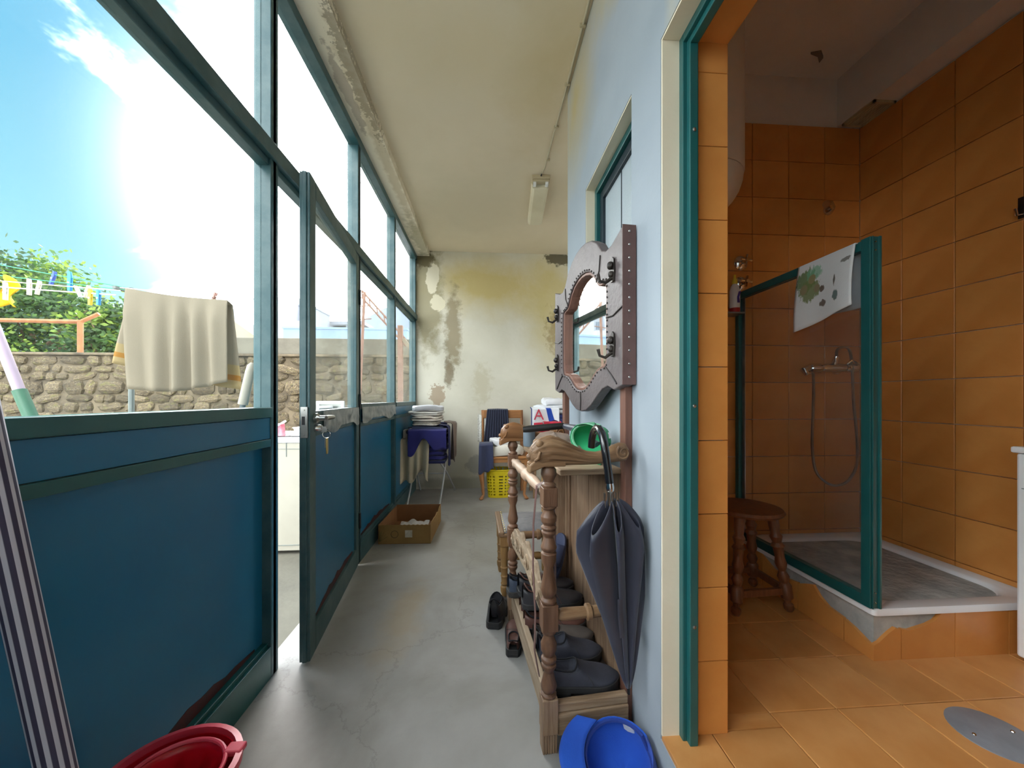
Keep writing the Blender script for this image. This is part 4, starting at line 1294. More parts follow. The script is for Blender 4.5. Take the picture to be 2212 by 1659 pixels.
# ================================================================== CORRIDOR OBJECTS
# ---- ceiling lamp and its cable
lm = thing('ceiling_lamp', 'cream fluorescent batten lamp on the corridor ceiling', 'lamp', (0.47, 3.36, H), -0.06)
MATS['diffuser'] = M('yellowed_diffuser', (224, 216, 190), (214, 204, 176), 4, 0.35)
MB().box(-0.075, 0.075, -0.36, 0.36, -0.028, 0.0).build('tray', MATS['cream_plastic'], lm, bevel=0.003, local=True)
MB().prism([(-0.075, -0.028), (-0.068, -0.07), (-0.05, -0.08), (0.05, -0.08), (0.068, -0.07), (0.075, -0.028)], (0, -0.29, 0), (1, 0, 0), (0, 0, 1), (0, 0.64, 0)).build('diffuser', MATS['diffuser'], lm, bevel=0.004, local=True)
MB().box(-0.07, 0.07, -0.345, -0.295, -0.045, -0.028).build('end_plate', MATS['cream_plastic'], lm, bevel=0.003, local=True)
for s in (-1, 1):
    MB().box(s * 0.05 - 0.012, s * 0.05 + 0.012, -0.34, -0.30, -0.07, -0.045).build('tube_holder', MATS['white_enamel'], lm, bevel=0.003, local=True)
MB().tube([(0.0, -0.36, -0.01), (0.005, -0.40, -0.006)], 0.006, 8).build('cable_gland', MATS['black_plastic'], lm, local=True)
cbx = MB().tube([(0.45, 2.97, H - 0.008), (0.462, 2.9, H - 0.006), (0.47, 2.2, H - 0.006), (0.474, 1.2, H - 0.006), (0.474, -1.6, H - 0.006)], 0.006, 8).build('ceiling_cable', M('painted_cable', (186, 176, 150), None, 6, 0.7), smooth=True)
tag(cbx, 'painted cable running along the ceiling to the lamp', 'cable')
for k in range(9):
    y = 2.8 - k * 0.34
    MB().box(0.456, 0.486, y - 0.006, y + 0.006, H - 0.016, H - 0.001).build('clip', MATS['cream_plastic'], cbx, bevel=0.002)

# ---- keys on the door lock
ky = thing('key_bunch', 'bunch of keys with a tag hanging from the door lock', 'keys', (-0.74, 1.66, 0.93))
kp = root_matrix(door) @ Vector((hu - 0.005, S0 + side * 0.035, 0.985))
n_ = (root_matrix(door).to_3x3() @ Vector((0, side, 0))).normalized()
u_ = (root_matrix(door).to_3x3() @ Vector((1, 0, 0))).normalized()
MATS['brass'] = M('brass', (206, 184, 120), (190, 164, 100), 8, 0.3, metal=0.9)


def ringpts(c, a, b, r, n=16):
    return [Vector(c) + Vector(a) * (r * cos(2 * pi * k / n)) + Vector(b) * (r * sin(2 * pi * k / n)) for k in range(n)]


MB().prism([(-0.011, -0.012), (0.011, -0.012), (0.013, 0.0), (0.008, 0.012), (-0.008, 0.012), (-0.013, 0.0)], kp + n_ * 0.002, n_.cross(Vector((0, 0, 1))) * 0 + n_, (0, 0, 1), u_ * 0.003).build('lock_key', MATS['steel'], ky)
MB().tube(ringpts(kp + n_ * 0.012 + Vector((0, 0, -0.022)), n_, (0, 0, 1), 0.016), 0.0016, 6, closed=True).build('split_ring', MATS['chrome'], ky, smooth=True)
MB().prism([(-0.009, 0), (0.009, 0), (0.011, -0.05), (0.007, -0.07), (-0.007, -0.07), (-0.011, -0.05)], kp + n_ * 0.012 + Vector((0, 0, -0.038)), u_, (0, 0, 1), n_ * 0.006).build('key_tag', MATS['brass'], ky, bevel=0.002)
MB().prism([(-0.004, 0), (0.004, 0), (0.004, -0.045), (-0.004, -0.045)], kp + n_ * 0.006 + Vector((0, 0, -0.036)), u_, (0, 0, 1), n_ * 0.002).build('small_key', MATS['steel'], ky)

# ---- cardboard box
MATS['card'] = M('cardboard', (158, 124, 74), (142, 108, 62), 6, 0.85, bump=0.1, bsc=30)
MATS['card_in'] = M('cardboard_inside', (150, 104, 66), (136, 92, 58), 5, 0.85)
bx_ = thing('cardboard_box', 'open brown cardboard box on the floor by the green partition', 'box', (-0.62, 3.17, 0), -0.03)
bw, bl, bh = 0.20, 0.265, 0.148
MB().box(-bw, bw, -bl, bl, 0.0, 0.004).build('bottom', MATS['card_in'], bx_, local=True)
bxf = MB().prism([(-bw, 0)] + [(-bw + 2 * bw * k / 24, bh - (0.004 if k % 2 else 0)) for k in range(25)] + [(bw, 0)], (0, -bl, 0), (1, 0, 0), (0, 0, 1), (0, 0.005, 0)).build('front_side', MATS['card'], bx_, local=True)
MB().box(-bw, bw, bl - 0.005, bl, 0, bh + 0.006).build('back_side', MATS['card_in'], bx_, local=True)
MB().box(-bw, -bw + 0.005, -bl, bl, 0, bh).build('left_side', MATS['card_in'], bx_, local=True)
MB().prism([(-bl, 0), (-bl, bh), (-0.1, bh), (-0.02, bh - 0.012), (0.05, bh), (0.12, bh - 0.02), (0.17, bh + 0.004), (bl, bh + 0.006), (bl, 0)], (bw - 0.005, 0, 0), (0, 1, 0), (0, 0, 1), (0.005, 0, 0)).build('right_side', MATS['card'], bx_, local=True)
MB().box(0.005, 0.06, -bl - 0.0012, -bl - 0.0002, 0.05, 0.105).build('label_sticker', M('torn_label', (206, 200, 186), (180, 170, 150), 30, 0.8), bxf, local=True)
MB().tube(ringpts((-0.075, -bl - 0.001, 0.075), (1, 0, 0), (0, 0, 1), 0.027, 20), 0.0016, 5, closed=True).build('printed_circle', M('dark_print', (70, 62, 40), None, 5, 0.8), bxf, local=True)
for k in range(5):
    a = 0.5 + k * 0.28
    MB().bar((-0.19, -bl - 0.0008, 0.02), (-0.19 + 0.07 * cos(a), -bl - 0.0008, 0.02 + 0.08 * sin(a)), 0.0012, 0.010, up=(0, 1, 0)).build('printed_leaf', M('green_print', (92, 104, 58), None, 5, 0.8), bxf, local=True)


def crumple(u, v):
    return (-0.12 + 0.24 * u, -0.16 + 0.3 * v, 0.03 + 0.05 * abs(wob(u * 4, v * 4, 0.3, 1, 5)) + 0.03 * sin(pi * u) * sin(pi * v))


pp = MB().grid(lambda u, v: tuple(root_matrix(bx_) @ Vector(crumple(u, v))), 14, 14).build('paper_sheet', M('grey_paper', (200, 194, 188), (186, 178, 172), 8, 0.9), smooth=True, angle=20)
tag(pp, 'crumpled pale paper lying inside the cardboard box', 'paper')

# ---- cloth helpers
CL = {}


def cloth(name, c1, c2=None, sc=4, sheen=0.15, sub=0.0):
    return M('cloth_' + name, c1, c2 or tuple(int(q * 0.9) for q in c1), sc, 0.9, bump=0.25, bsc=180, sheen=sheen, sub=sub, bdist=0.003)


def folded(mb, c, sx, sy, h, seed, layers=3, rz=0.0):
    """a folded garment: stacked soft layers with rolled edges"""
    c = Vector(c)
    R = Matrix.Rotation(rz, 3, 'Z')
    for L in range(layers):
        z0 = h * L / layers
        hh = h / layers
        k = seed * 3.1 + L
        ax, ay = sx * (1 - 0.05 * ((L * 7 + seed) % 3)), sy * (1 - 0.05 * ((L * 5 + seed) % 3))
        secs = []
        for (s, zz) in ((0.93, 0.0), (1.0, 0.25), (1.0, 0.72), (0.93, 0.88), (0.5, 0.93)):
            ring = []
            n = 28
            for j in range(n):
                a = 2 * pi * j / n
                ca, sa = cos(a), sin(a)
                ex = math.copysign(abs(ca) ** 0.55, ca)
                ey = math.copysign(abs(sa) ** 0.55, sa)
                w = 1 + 0.13 * wob(ca * 2, sa * 2, L, 1.5, k)
                dz = 0.4 * hh * wob(ca * 1.4, sa * 1.4, L, 1.2, k + 2)
                p = Vector((ax / 2 * ex * s * w, ay / 2 * ey * s * w, z0 + hh * zz + dz))
                ring.append(c + R @ p)
            secs.append(ring)
        mb.loft(secs)
    return mb


def drape(mb, p_top, w_dir, width, drop, out, folds, amp, seed, nu=36, nv=16, taper=0.0, hem=0.0, curl=0.06):
    """cloth hanging from a top edge; starts with a short run over the edge"""
    p_top, w_dir, out = Vector(p_top), Vector(w_dir).normalized(), Vector(out).normalized()

    def fn(u, v):
        s = v
        ww = width * (1 - taper * s)
        uu = (u - 0.5) * ww
        f = amp * sin(u * folds * 2 * pi + seed + 0.8 * s) * (0.15 + 0.85 * s) + amp * 0.5 * sin(u * folds * 1.27 * pi + seed * 2.0)
        if s < 0.15:
            q = s / 0.15
            o = -curl * (1 - q)
            d = 0.012 * sin(q * pi / 2) * -1
        else:
            q = (s - 0.15) / 0.85
            o = 0.0
            d = -0.012 - q * (drop + hem * sin(u * 5 + seed) + hem * 0.7 * sin(u * 11 + seed * 3))
        return p_top + w_dir * uu + out * (o + f) + Vector((0, 0, d))
    return mb.grid(fn, nu, nv)


# ---- folding chair with clothes pile
MATS['tube_white'] = M('white_tube', (196, 198, 200), (180, 182, 184), 6, 0.35)
fc = thing('folding_chair', 'white tubular folding chair buried under a pile of clothes', 'chair', (-0.62, 4.2, 0))
for x in (-0.83, -0.49):
    MB().tube([(x, 3.98, 0.0), (x + 0.03, 4.12, 0.28), (x + 0.02, 4.42, 0.45), (x + 0.02, 4.46, 0.82)], 0.010, 8).build('leg', MATS['tube_white'], fc, smooth=True)
MB().tube([(-0.38, 4.60, 0.0), (-0.45, 4.36, 0.25), (-0.49, 4.05, 0.42)], 0.010, 8).build('leg', MATS['tube_white'], fc, smooth=True)
MB().tube([(-0.80, 4.60, 0.0), (-0.80, 4.36, 0.25), (-0.80, 4.05, 0.42)], 0.010, 8).build('leg', MATS['tube_white'], fc, smooth=True)
MB().tube([(-0.80, 4.36, 0.25), (-0.45, 4.36, 0.25)], 0.007, 8).build('stretcher', MATS['tube_white'], fc, smooth=True)
MB().box(-0.84, -0.44, 4.02, 4.42, 0.42, 0.45).build('seat', cloth('navy', (30, 34, 84)), fc, bevel=0.012)
MB().box(-0.82, -0.46, 4.44, 4.47, 0.6, 0.84).build('backrest', cloth('navy', (30, 34, 84)), fc, bevel=0.012)
navy, royal, slate, beige, white, brown = cloth('navy2', (36, 40, 92)), cloth('royal', (44, 44, 120)), cloth('slate', (70, 80, 116)), cloth('beige', (196, 184, 158)), cloth('white', (220, 218, 214)), cloth('brown', (128, 112, 102))
GP = 'clothes piled on the folding chair'
o = folded(MB(), (-0.64, 4.21, 0.452), 0.42, 0.38, 0.15, 1, 3).build('folded_trousers', royal, smooth=True)
tag(o, 'folded dark blue trousers at the bottom of the chair pile', 'clothes', GP)
o = folded(MB(), (-0.63, 4.21, 0.61), 0.44, 0.38, 0.12, 2, 3, 0.08).build('folded_jumper', navy, smooth=True)
tag(o, 'folded navy garment in the middle of the chair pile', 'clothes', GP)
o = folded(MB(), (-0.64, 4.20, 0.735), 0.46, 0.38, 0.09, 4, 2, -0.06).build('folded_jeans', slate, smooth=True)
tag(o, 'folded slate blue jeans under the white laundry', 'clothes', GP)
floral = M('floral_cloth', (206, 200, 188), (150, 140, 124), 26, 0.9, bump=0.2, bsc=160, lo=0.45, hi=0.7)
whites = [(0.83, 0.28, 0.30, 0.045, floral, 'small patterned folded cloth lowest in the white laundry stack'), (0.878, 0.36, 0.32, 0.055, cloth('cream', (216, 208, 194), (196, 180, 170), 18), 'cream folded cloth with pink print in the white laundry stack'),
          (0.936, 0.38, 0.34, 0.05, cloth('white2', (226, 222, 214)), 'white folded sheet second from the top of the laundry stack'), (0.988, 0.34, 0.33, 0.06, cloth('white3', (214, 214, 218)), 'rumpled white shirt on top of the laundry stack')]
for k, (z, sx, sy, h, m, lab) in enumerate(whites):
    o = folded(MB(), (-0.65 + 0.01 * (k % 2), 4.15, z), sx, sy, h, 6 + k, 2 if k < 3 else 1, 0.1 * (k - 1.5)).build('folded_linen', m, smooth=True)
    tag(o, lab, 'clothes', GP)
o = drape(MB(), (-0.755, 3.975, 0.70), (1, 0, 0), 0.32, 0.42, (0, -1, 0), 3.2, 0.028, 1.0, taper=0.12, hem=0.05, curl=0.12).build('beige_trousers', beige, smooth=True, solid=0.006)
tag(o, 'beige trousers draped over the front of the chair pile', 'clothes', GP)
o = drape(MB(), (-0.62, 3.945, 0.80), (1, 0.02, 0), 0.40, 0.20, (0, -1, 0), 1.4, 0.018, 2.2, hem=0.07, curl=0.12).build('navy_shirt', royal, smooth=True, solid=0.006)
tag(o, 'navy blue shirt with pointed hem hanging over the beige trousers', 'clothes', GP)
o = drape(MB(), (-0.405, 4.1, 0.84), (0.15, 1, 0), 0.13, 0.44, (1, 0, 0), 1.0, 0.01, 0.4, taper=0.3, curl=0.1).build('navy_sleeve', navy, smooth=True, solid=0.006)
tag(o, 'long navy sleeve hanging at the right side of the chair pile', 'clothes', GP)
o = drape(MB(), (-0.365, 4.28, 0.86), (0.12, 1, 0), 0.28, 0.40, (1, -0.2, 0), 1.6, 0.022, 0.9, taper=0.1, hem=0.03, curl=0.1).build('brown_jacket', brown, smooth=True, solid=0.008)
tag(o, 'grey brown jacket hanging behind the navy sleeve', 'clothes', GP)
o = drape(MB(), (-0.855, 4.12, 0.80), (0.1, 1, 0), 0.22, 0.12, (-1, -0.2, 0), 1.2, 0.012, 0.9, curl=0.08).build('white_vest', white, smooth=True, solid=0.006)
tag(o, 'white vest sticking out at the left of the chair pile', 'clothes', GP)

# ---- carved wooden chair with cabriole legs
MATS['chair_wood'] = wood('honey_wood', (150, 100, 58), (178, 124, 74), 0, 3.0, 0.4)
MATS['chair_wood_v'] = wood('honey_wood_upright', (142, 94, 56), (172, 118, 72), 2, 3.0, 0.4)
wc = thing('carved_chair', 'honey brown wooden chair with curved legs against the end wall', 'chair', (0.2, 4.3, 0))
for x in (-0.04, 0.435):
    s = -1 if x < 0.2 else 1
    MB().tube([(x, 4.13, 0.40), (x - s * 0.012 + s * 0.03, 4.12, 0.30), (x, 4.13, 0.16), (x - s * 0.01, 4.13, 0.05), (x + s * 0.012, 4.11, 0.012)], [0.026, 0.03, 0.020, 0.015, 0.02], 10).ball((x + s * 0.014, 4.10, 0.014), 0.024, 0.03, 0.014, 6, 10).build('leg', MATS['chair_wood_v'], wc, smooth=True)
    MB().tube([(x, 4.50, 0.0), (x, 4.50, 0.44), (x, 4.54, 0.98)], [0.018, 0.02, 0.018], 8).build('back_leg', MATS['chair_wood_v'], wc, smooth=True)
MB().prism([(-0.07, 0), (-0.07, -0.065), (-0.02, -0.05), (0.2, -0.04), (0.42, -0.05), (0.47, -0.065), (0.47, 0)], (0, 4.105, 0.45), (1, 0, 0), (0, 0, 1), (0, 0.03, 0)).build('front_apron', MATS['chair_wood'], wc, bevel=0.004)
for x in (-0.05, 0.445):
    MB().box(x - 0.012, x + 0.012, 4.13, 4.49, 0.39, 0.45).build('side_apron', MATS['chair_wood'], wc, bevel=0.004)
MB().box(-0.075, 0.475, 4.09, 4.52, 0.45, 0.475).build('seat', MATS['chair_wood'], wc, bevel=0.008)
MB().box(-0.04, 0.435, 4.515, 4.55, 0.88, 0.98).build('top_rail', MATS['chair_wood'], wc, bevel=0.01)
MB().box(0.15, 0.25, 4.515, 4.53, 0.475, 0.9).build('splat', MATS['chair_wood_v'], wc, bevel=0.004)
MB().tube([(0.46, 4.2, 0.47), (0.475, 4.18, 0.60), (0.46, 4.16, 0.67), (0.48, 4.2, 0.71), (0.46, 4.5, 0.72)], [0.016, 0.018, 0.022, 0.02, 0.016], 8).build('armrest', MATS['chair_wood_v'], wc, smooth=True)
cu = MB()
for part in ((0.0, 0.07),):
    cu = folded(MB(), (0.21, 4.28, 0.477), 0.42, 0.36, 0.12, 3, 1)
tag(cu.build('white_cushion', cloth('cushion', (222, 216, 204)), smooth=True), 'white cushion on the seat of the carved chair', 'cushion')
tag(folded(MB(), (0.2, 4.29, 0.60), 0.34, 0.28, 0.075, 8, 1, 0.2).build('crumpled_shirt', cloth('shirt_white', (226, 226, 228)), smooth=True), 'crumpled white shirt on top of the white cushion', 'clothes')


def skirt(u, v):
    # over the chair back, hanging down the front, pleated
    x0, x1 = 0.02 - 0.05 * v, 0.26 + 0.03 * v
    p = 0.007 * sin(u * 60) * (0.4 + 0.6 * v)
    if v < 0.12:
        q = v / 0.12
        return (x0 + (x1 - x0) * u, 4.56 - 0.07 * q, 0.985 + 0.012 * sin(q * pi) - 0.006 * abs(u - 0.5))
    q = (v - 0.12) / 0.88
    return (x0 + (x1 - x0) * u, 4.49 - p - 0.04 * q, 0.985 - 0.40 * q)


tag(MB().grid(skirt, 70, 16).build('pleated_skirt', cloth('darknavy', (30, 36, 58)), smooth=True, solid=0.004), 'dark navy pleated skirt over the back of the carved chair', 'clothes')
lace = M('lace', (206, 206, 200), (170, 168, 160), 60, 0.9, lo=0.45, hi=0.6)
tag(MB().grid(lambda u, v: (-0.10 + 0.12 * u, 4.53 - 0.03 * v + 0.008 * sin(u * 14), 0.93 - 0.33 * v - 0.03 * u), 14, 12).build('lace_cloth', lace, smooth=True, solid=0.004), 'white lace cloth hanging beside the dark navy skirt', 'cloth')
tag(drape(MB(), (0.0, 4.07, 0.63), (1, 0.1, 0), 0.15, 0.30, (0, -1, 0), 1.3, 0.02, 0.3, taper=-0.1, hem=0.02, curl=0.12).build('navy_blouse', cloth('navytop', (52, 58, 88)), smooth=True, solid=0.008), 'navy top slung over the front left of the carved chair', 'clothes')

# ---- yellow basket under the chair: rows of real holes
ybm = M('yellow_basket_plastic', (222, 200, 20), (210, 186, 14), 4, 0.4)
yb = thing('laundry_basket', 'yellow perforated plastic basket under the carved chair', 'basket', (0.145, 4.26, 0))
NB, NR = 20, 7


def bring(z):
    f = z / 0.31
    return 0.122 + 0.022 * f, 0.085 + 0.02 * f


def bpt(a, z, off=0.0):
    rx, ry = bring(z)
    ca, sa = cos(a), sin(a)
    return Vector((0.145 + (rx - off) * math.copysign(abs(ca) ** 0.6, ca), 4.26 + (ry - off) * math.copysign(abs(sa) ** 0.6, sa), z))


mb = MB()
zs = [0.002, 0.03]
for r in range(NR):
    z = 0.03 + r * 0.034
    zs += [z + 0.015, z + 0.034]
zs += [0.31]
rings = []
for z in zs:
    rings.append([bpt(2 * pi * j / (NB * 2), z) for j in range(NB * 2)])
base_i = len(mb.v)
vs = [p for r in rings for p in r]
fs = []
n2 = NB * 2
for i in range(len(rings) - 1):
    for j in range(n2):
        hole = (1 <= i < len(rings) - 2) and (i % 2 == 1) and (j % 2 == 0)
        if not hole:
            fs.append((i * n2 + j, i * n2 + (j + 1) % n2, (i + 1) * n2 + (j + 1) % n2, (i + 1) * n2 + j))
fs.append(tuple(range(n2)))
mb.add(vs, fs)
mb.build('body', ybm, yb, solid=0.003)
MB().tube([bpt(2 * pi * j / 40, 0.312, -0.004) for j in range(40)], 0.008, 8, closed=True).build('rim', ybm, yb, smooth=True)
hg = thing('wire_hanger', 'tangle of thin wire and pegs inside the yellow basket', 'wire', (0.2, 4.24, 0.2))
for k in range(5):
    a = 0.5 + k * 0.4
    MB().tube([(0.13 + 0.02 * k, 4.25, 0.05), (0.15 + 0.02 * k, 4.22, 0.25), (0.11 + 0.04 * k, 4.2 + 0.005 * k, 0.345 + 0.01 * sin(k * 2))], 0.003, 5).build('wire', MATS['post_grey'] if k % 2 else PB, hg)

# ---- sports clothes heaped on a small side table
MATS['side_wood'] = wood('side_table_wood', (120, 92, 66), (148, 116, 84), 2, 3.0, 0.5)
sd = thing('side_table', 'small brown wooden side table carrying the sports clothes heap', 'table', (0.75, 4.32, 0))
MB().box(0.52, 0.99, 4.12, 4.52, 0.70, 0.73).build('table_top', MATS['side_wood'], sd, bevel=0.004)
for x in (0.545, 0.965):
    for y in (4.145, 4.495):
        MB().box(x - 0.018, x + 0.018, y - 0.018, y + 0.018, 0, 0.70).build('leg', MATS['side_wood'], sd, bevel=0.003)
MB().box(0.563, 0.947, 4.14, 4.155, 0.60, 0.70).build('apron', MATS['side_wood'], sd)
GS = 'sports clothes heaped on the side table'
red = cloth('red', (190, 30, 60))
tag(folded(MB(), (0.74, 4.31, 0.732), 0.42, 0.34, 0.1, 12, 2).build('red_shorts', red, smooth=True), 'red shorts low in the sports clothes heap', 'clothes', GS)
tag(folded(MB(), (0.75, 4.32, 0.838), 0.44, 0.34, 0.11, 13, 2, 0.1).build('navy_tracksuit', cloth('tracknavy', (44, 56, 120)), smooth=True), 'navy tracksuit in the middle of the sports clothes heap', 'clothes', GS)
tag(folded(MB(), (0.78, 4.32, 0.955), 0.46, 0.36, 0.09, 14, 2, -0.05).build('white_tracksuit', cloth('trackwhite', (226, 228, 234)), smooth=True), 'white tracksuit on top of the sports clothes heap', 'clothes', GS)
tag(folded(MB(), (0.82, 4.30, 1.05), 0.34, 0.26, 0.075, 15, 1, -0.05).build('white_towel', cloth('towelwhite', (232, 232, 236)), smooth=True), 'rolled white towel crowning the sports clothes heap', 'towel', GS)
jersey = drape(MB(), (0.66, 4.11, 1.02), (1, 0, 0), 0.32, 0.17, (0, -1, 0), 1.0, 0.014, 0.6, hem=0.02, curl=0.1)
mt, t = newmat('striped_jersey')
uvn = t.n('ShaderNodeUVMap')
sp = t.n('ShaderNodeSeparateXYZ', {0: uvn.outputs[0]})
U, V = sp.outputs[0], sp.outputs[1]
c = lin((230, 232, 238))
band = t.math('LESS_THAN', t.math('ABSOLUTE', t.math('SUBTRACT', t.math('ADD', U, t.math('MULTIPLY', V, -0.15)), 0.60)), 0.09)
c = t.mix(band, c, lin((30, 70, 170)))
e2 = t.math('GREATER_THAN', V, 0.955)
c = t.mix(e2, c, lin((40, 54, 110)))
e3 = t.math('LESS_THAN', U, 0.035)
c = t.mix(e3, c, lin((40, 54, 110)))
MATS['jersey'] = finish(mt, t, c, 0.9)
jo = jersey.build('sports_jersey', MATS['jersey'], smooth=True, solid=0.005)
tag(jo, 'white sports jersey with blue stripes and a big letter A', 'clothes', GS)
# the letter A on the jersey
fnt = bpy.data.curves.new('letter_curve', 'FONT')
fnt.body = 'A'
fnt.size = 0.17
fnt.extrude = 0.001
fnt.align_x = 'CENTER'
lt = bpy.data.objects.new('letter_tmp', fnt)
COL.objects.link(lt)
dg = bpy.context.evaluated_depsgraph_get()
lme = bpy.data.meshes.new_from_object(lt.evaluated_get(dg))
bpy.data.objects.remove(lt)
lo_ = bpy.data.objects.new('printed_letter', lme)
COL.objects.link(lo_)
lme.materials.clear()
lme.materials.append(cloth('letterred', (196, 60, 80)))
lo_.rotation_euler = (pi / 2, 0, 0)
lo_.location = (0.585, 4.083, 0.885)
lo_.parent = jo
tag(drape(MB(), (0.58, 4.085, 0.86), (1, 0, 0), 0.10, 0.08, (0, -1, 0), 1.0, 0.008, 0.2, curl=0.05).build('red_sleeve', red, smooth=True, solid=0.005), 'red sleeve hanging below the letter A jersey', 'clothes', GS)
tag(drape(MB(), (0.74, 4.08, 0.87), (1, 0, 0), 0.20, 0.10, (0, -1, 0), 2.0, 0.014, 1.2, curl=0.06).build('red_shirt', red, smooth=True, solid=0.005), 'bright red shirt bunched at the right below the jersey', 'clothes', GS)

# ================================================================== HALL STAND
TH_ = 0.0926
SO = Vector((0.2, 1.175, 0))
hs_ = thing('hall_stand', 'carved wooden hall stand with leather framed mirror and umbrella rail', 'hall stand', SO, TH_)
SM = Matrix.LocRotScale(SO, (Matrix.Rotation(TH_, 3, 'Z')).to_quaternion(), Vector((1, 1, 1)))
OAK = wood('weathered_oak', (104, 80, 62), (140, 112, 88), 2, 3.0, 0.6, 0.35, (164, 140, 116))
OAKY = wood('weathered_oak_long', (128, 104, 82), (160, 138, 114), 1, 3.0, 0.65, 0.35, (182, 164, 142))
OAKX = wood('weathered_oak_cross', (122, 96, 72), (150, 124, 98), 0, 3.0, 0.65, 0.35, (172, 150, 126))
TURN = wood('turned_oak', (82, 57, 42), (112, 80, 60), 2, 2.0, 0.45, 0.25, (134, 104, 82))
CARV = wood('carved_oak', (104, 76, 52), (134, 102, 72), 0, 2.5, 0.5, 0.4, (156, 126, 94))
REDW = wood('red_brown_post', (104, 68, 56), (134, 92, 76), 2, 2.0, 0.5, 0.2)
LEA = M('grey_brown_leather', (88, 78, 79), (108, 98, 98), 5, 0.5, bump=0.2, bsc=60, det=6)
LEA2 = M('brown_leather', (92, 66, 62), (112, 82, 76), 5, 0.5, bump=0.2, bsc=60)
IRON = M('dark_iron', (58, 54, 54), (84, 78, 74), 12, 0.45, metal=0.7)
LENG = 0.70

SEG = [(0, 0.024), (0.03, 0.026), (0.06, 0.017), (0.10, 0.024), (0.15, 0.0265), (0.22, 0.022), (0.36, 0.015), (0.44, 0.024), (0.48, 0.024), (0.50, 0.018), (0.53, 0.025), (0.57, 0.025), (0.60, 0.016), (0.68, 0.025), (0.78, 0.026), (0.88, 0.017), (0.93, 0.017), (0.95, 0.024), (1.0, 0.025)]


def front_post(y):
    p = MB()
    for a in range(6):
        p.box(-0.024 + a * 0.0082, -0.024 + a * 0.0082 + 0.006, y - 0.022, y + 0.022, 0, 0.062)
    p.box(-0.022, 0.022, y - 0.019, y + 0.019, 0, 0.062)
    p.box(-0.0255, 0.0255, y - 0.0255, y + 0.0255, 0.062, 0.172)
    p.build('post_foot', OAK, hs_, bevel=0.003, local=True)
    q = MB()
    q.lathe(SEG, (0, y, 0.172), (0, y, 0.385), 16)
    q.box(-0.0255, 0.0255, y - 0.0255, y + 0.0255, 0.385, 0.468)
    q.lathe([(t, r) for t, r in SEG[:9]] + [(0.5 + 0.5 * t, r) for t, r in SEG[1:]], (0, y, 0.468), (0, y, 0.778), 16)
    q.box(-0.0235, 0.0235, y - 0.0235, y + 0.0235, 0.778, 0.838)
    q.lathe([(0, 0.022), (0.1, 0.024), (0.2, 0.015), (0.5, 0.026), (0.7, 0.024), (0.85, 0.015), (1, 0.022)], (0, y, 0.838), (0, y, 0.918), 16)
    q.build('front_post', TURN, hs_, smooth=True, bevel=0.002, local=True)


for y in (0, LENG):
    front_post(y)
BXL = 0.288
for y in (0.03, LENG):
    MB().box(BXL - 0.022, BXL + 0.004, y - 0.02, y + 0.02, 0.0, 1.18).build('back_post', REDW, hs_, bevel=0.003, local=True)
# trays, rails, back boards
MB().box(-0.012, 0.012, 0.0255, LENG - 0.0255, 0.07, 0.165).build('front_board', OAKY, hs_, bevel=0.004, local=True)
MB().box(0.0255, BXL - 0.022, -0.018, 0.006, 0.05, 0.118).box(0.0255, BXL - 0.022, -0.012, 0.012, 0.118, 0.148).build('side_rail', OAKX, hs_, bevel=0.004, local=True)
MB().box(0.0255, BXL - 0.022, LENG - 0.006, LENG + 0.018, 0.05, 0.148).build('side_rail', OAKX, hs_, bevel=0.004, local=True)
MB().box(0.012, BXL - 0.022, 0.012, LENG - 0.006, 0.112, 0.122).build('tray_floor', M('dark_tray', (60, 54, 50), (84, 76, 70), 14, 0.8), hs_, local=True)
RAILP = [(0, 0.014), (0.05, 0.018), (0.1, 0.02), (0.4, 0.018), (0.42, 0.026), (0.47, 0.026), (0.5, 0.018), (0.9, 0.02), (0.95, 0.015), (1, 0.014)]
for y in (0.0, LENG):
    MB().lathe(RAILP, (0.024, y, 0.425), (BXL - 0.02, y, 0.425), 14).build('side_spindle', CARV, hs_, smooth=True, local=True)
MB().lathe([(0, 0.012), (0.06, 0.014), (0.1, 0.022), (0.14, 0.016), (0.3, 0.021), (0.42, 0.016), (0.45, 0.026), (0.5, 0.026), (0.53, 0.016), (0.66, 0.022), (0.82, 0.017), (0.86, 0.024), (0.9, 0.015), (1, 0.012)], (0, 0.022, 0.808), (0, LENG - 0.022, 0.808), 16).build('front_spindle', wood('pale_spindle', (170, 140, 116), (196, 168, 146), 1, 2.0, 0.5, 0.2), hs_, smooth=True, local=True)
# carved front rail: scrolled outline with raised rosettes
out = [(0.03, 0.0)]
n = 40
for k in range(n + 1):
    f = k / n
    out.append((0.03 + f * (LENG - 0.06), 0.075 + 0.055 * sin(pi * f) + 0.014 * abs(sin(f * pi * 7)) + 0.012 * sin(f * 31)))
out += [(LENG - 0.03, 0.0), (LENG * 0.5, 0.03)]
crl = MB().prism(out, (-0.009, 0, 0.385), (0, 1, 0), (0, 0, 1), (0.018, 0, 0)).build('carved_rail', OAKY, hs_, bevel=0.003, local=True)
for k in range(6):
    y = 0.08 + k * (LENG - 0.16) / 5
    z = 0.44 + 0.03 * sin(pi * k / 5)
    MB().lathe([(0, 0.03), (0.3, 0.03), (0.4, 0.02), (0.6, 0.024), (0.7, 0.01), (1, 0.006)], (-0.009, y, z), (-0.024, y, z), 10).build('carved_rosette', OAKY, crl, smooth=True, local=True)
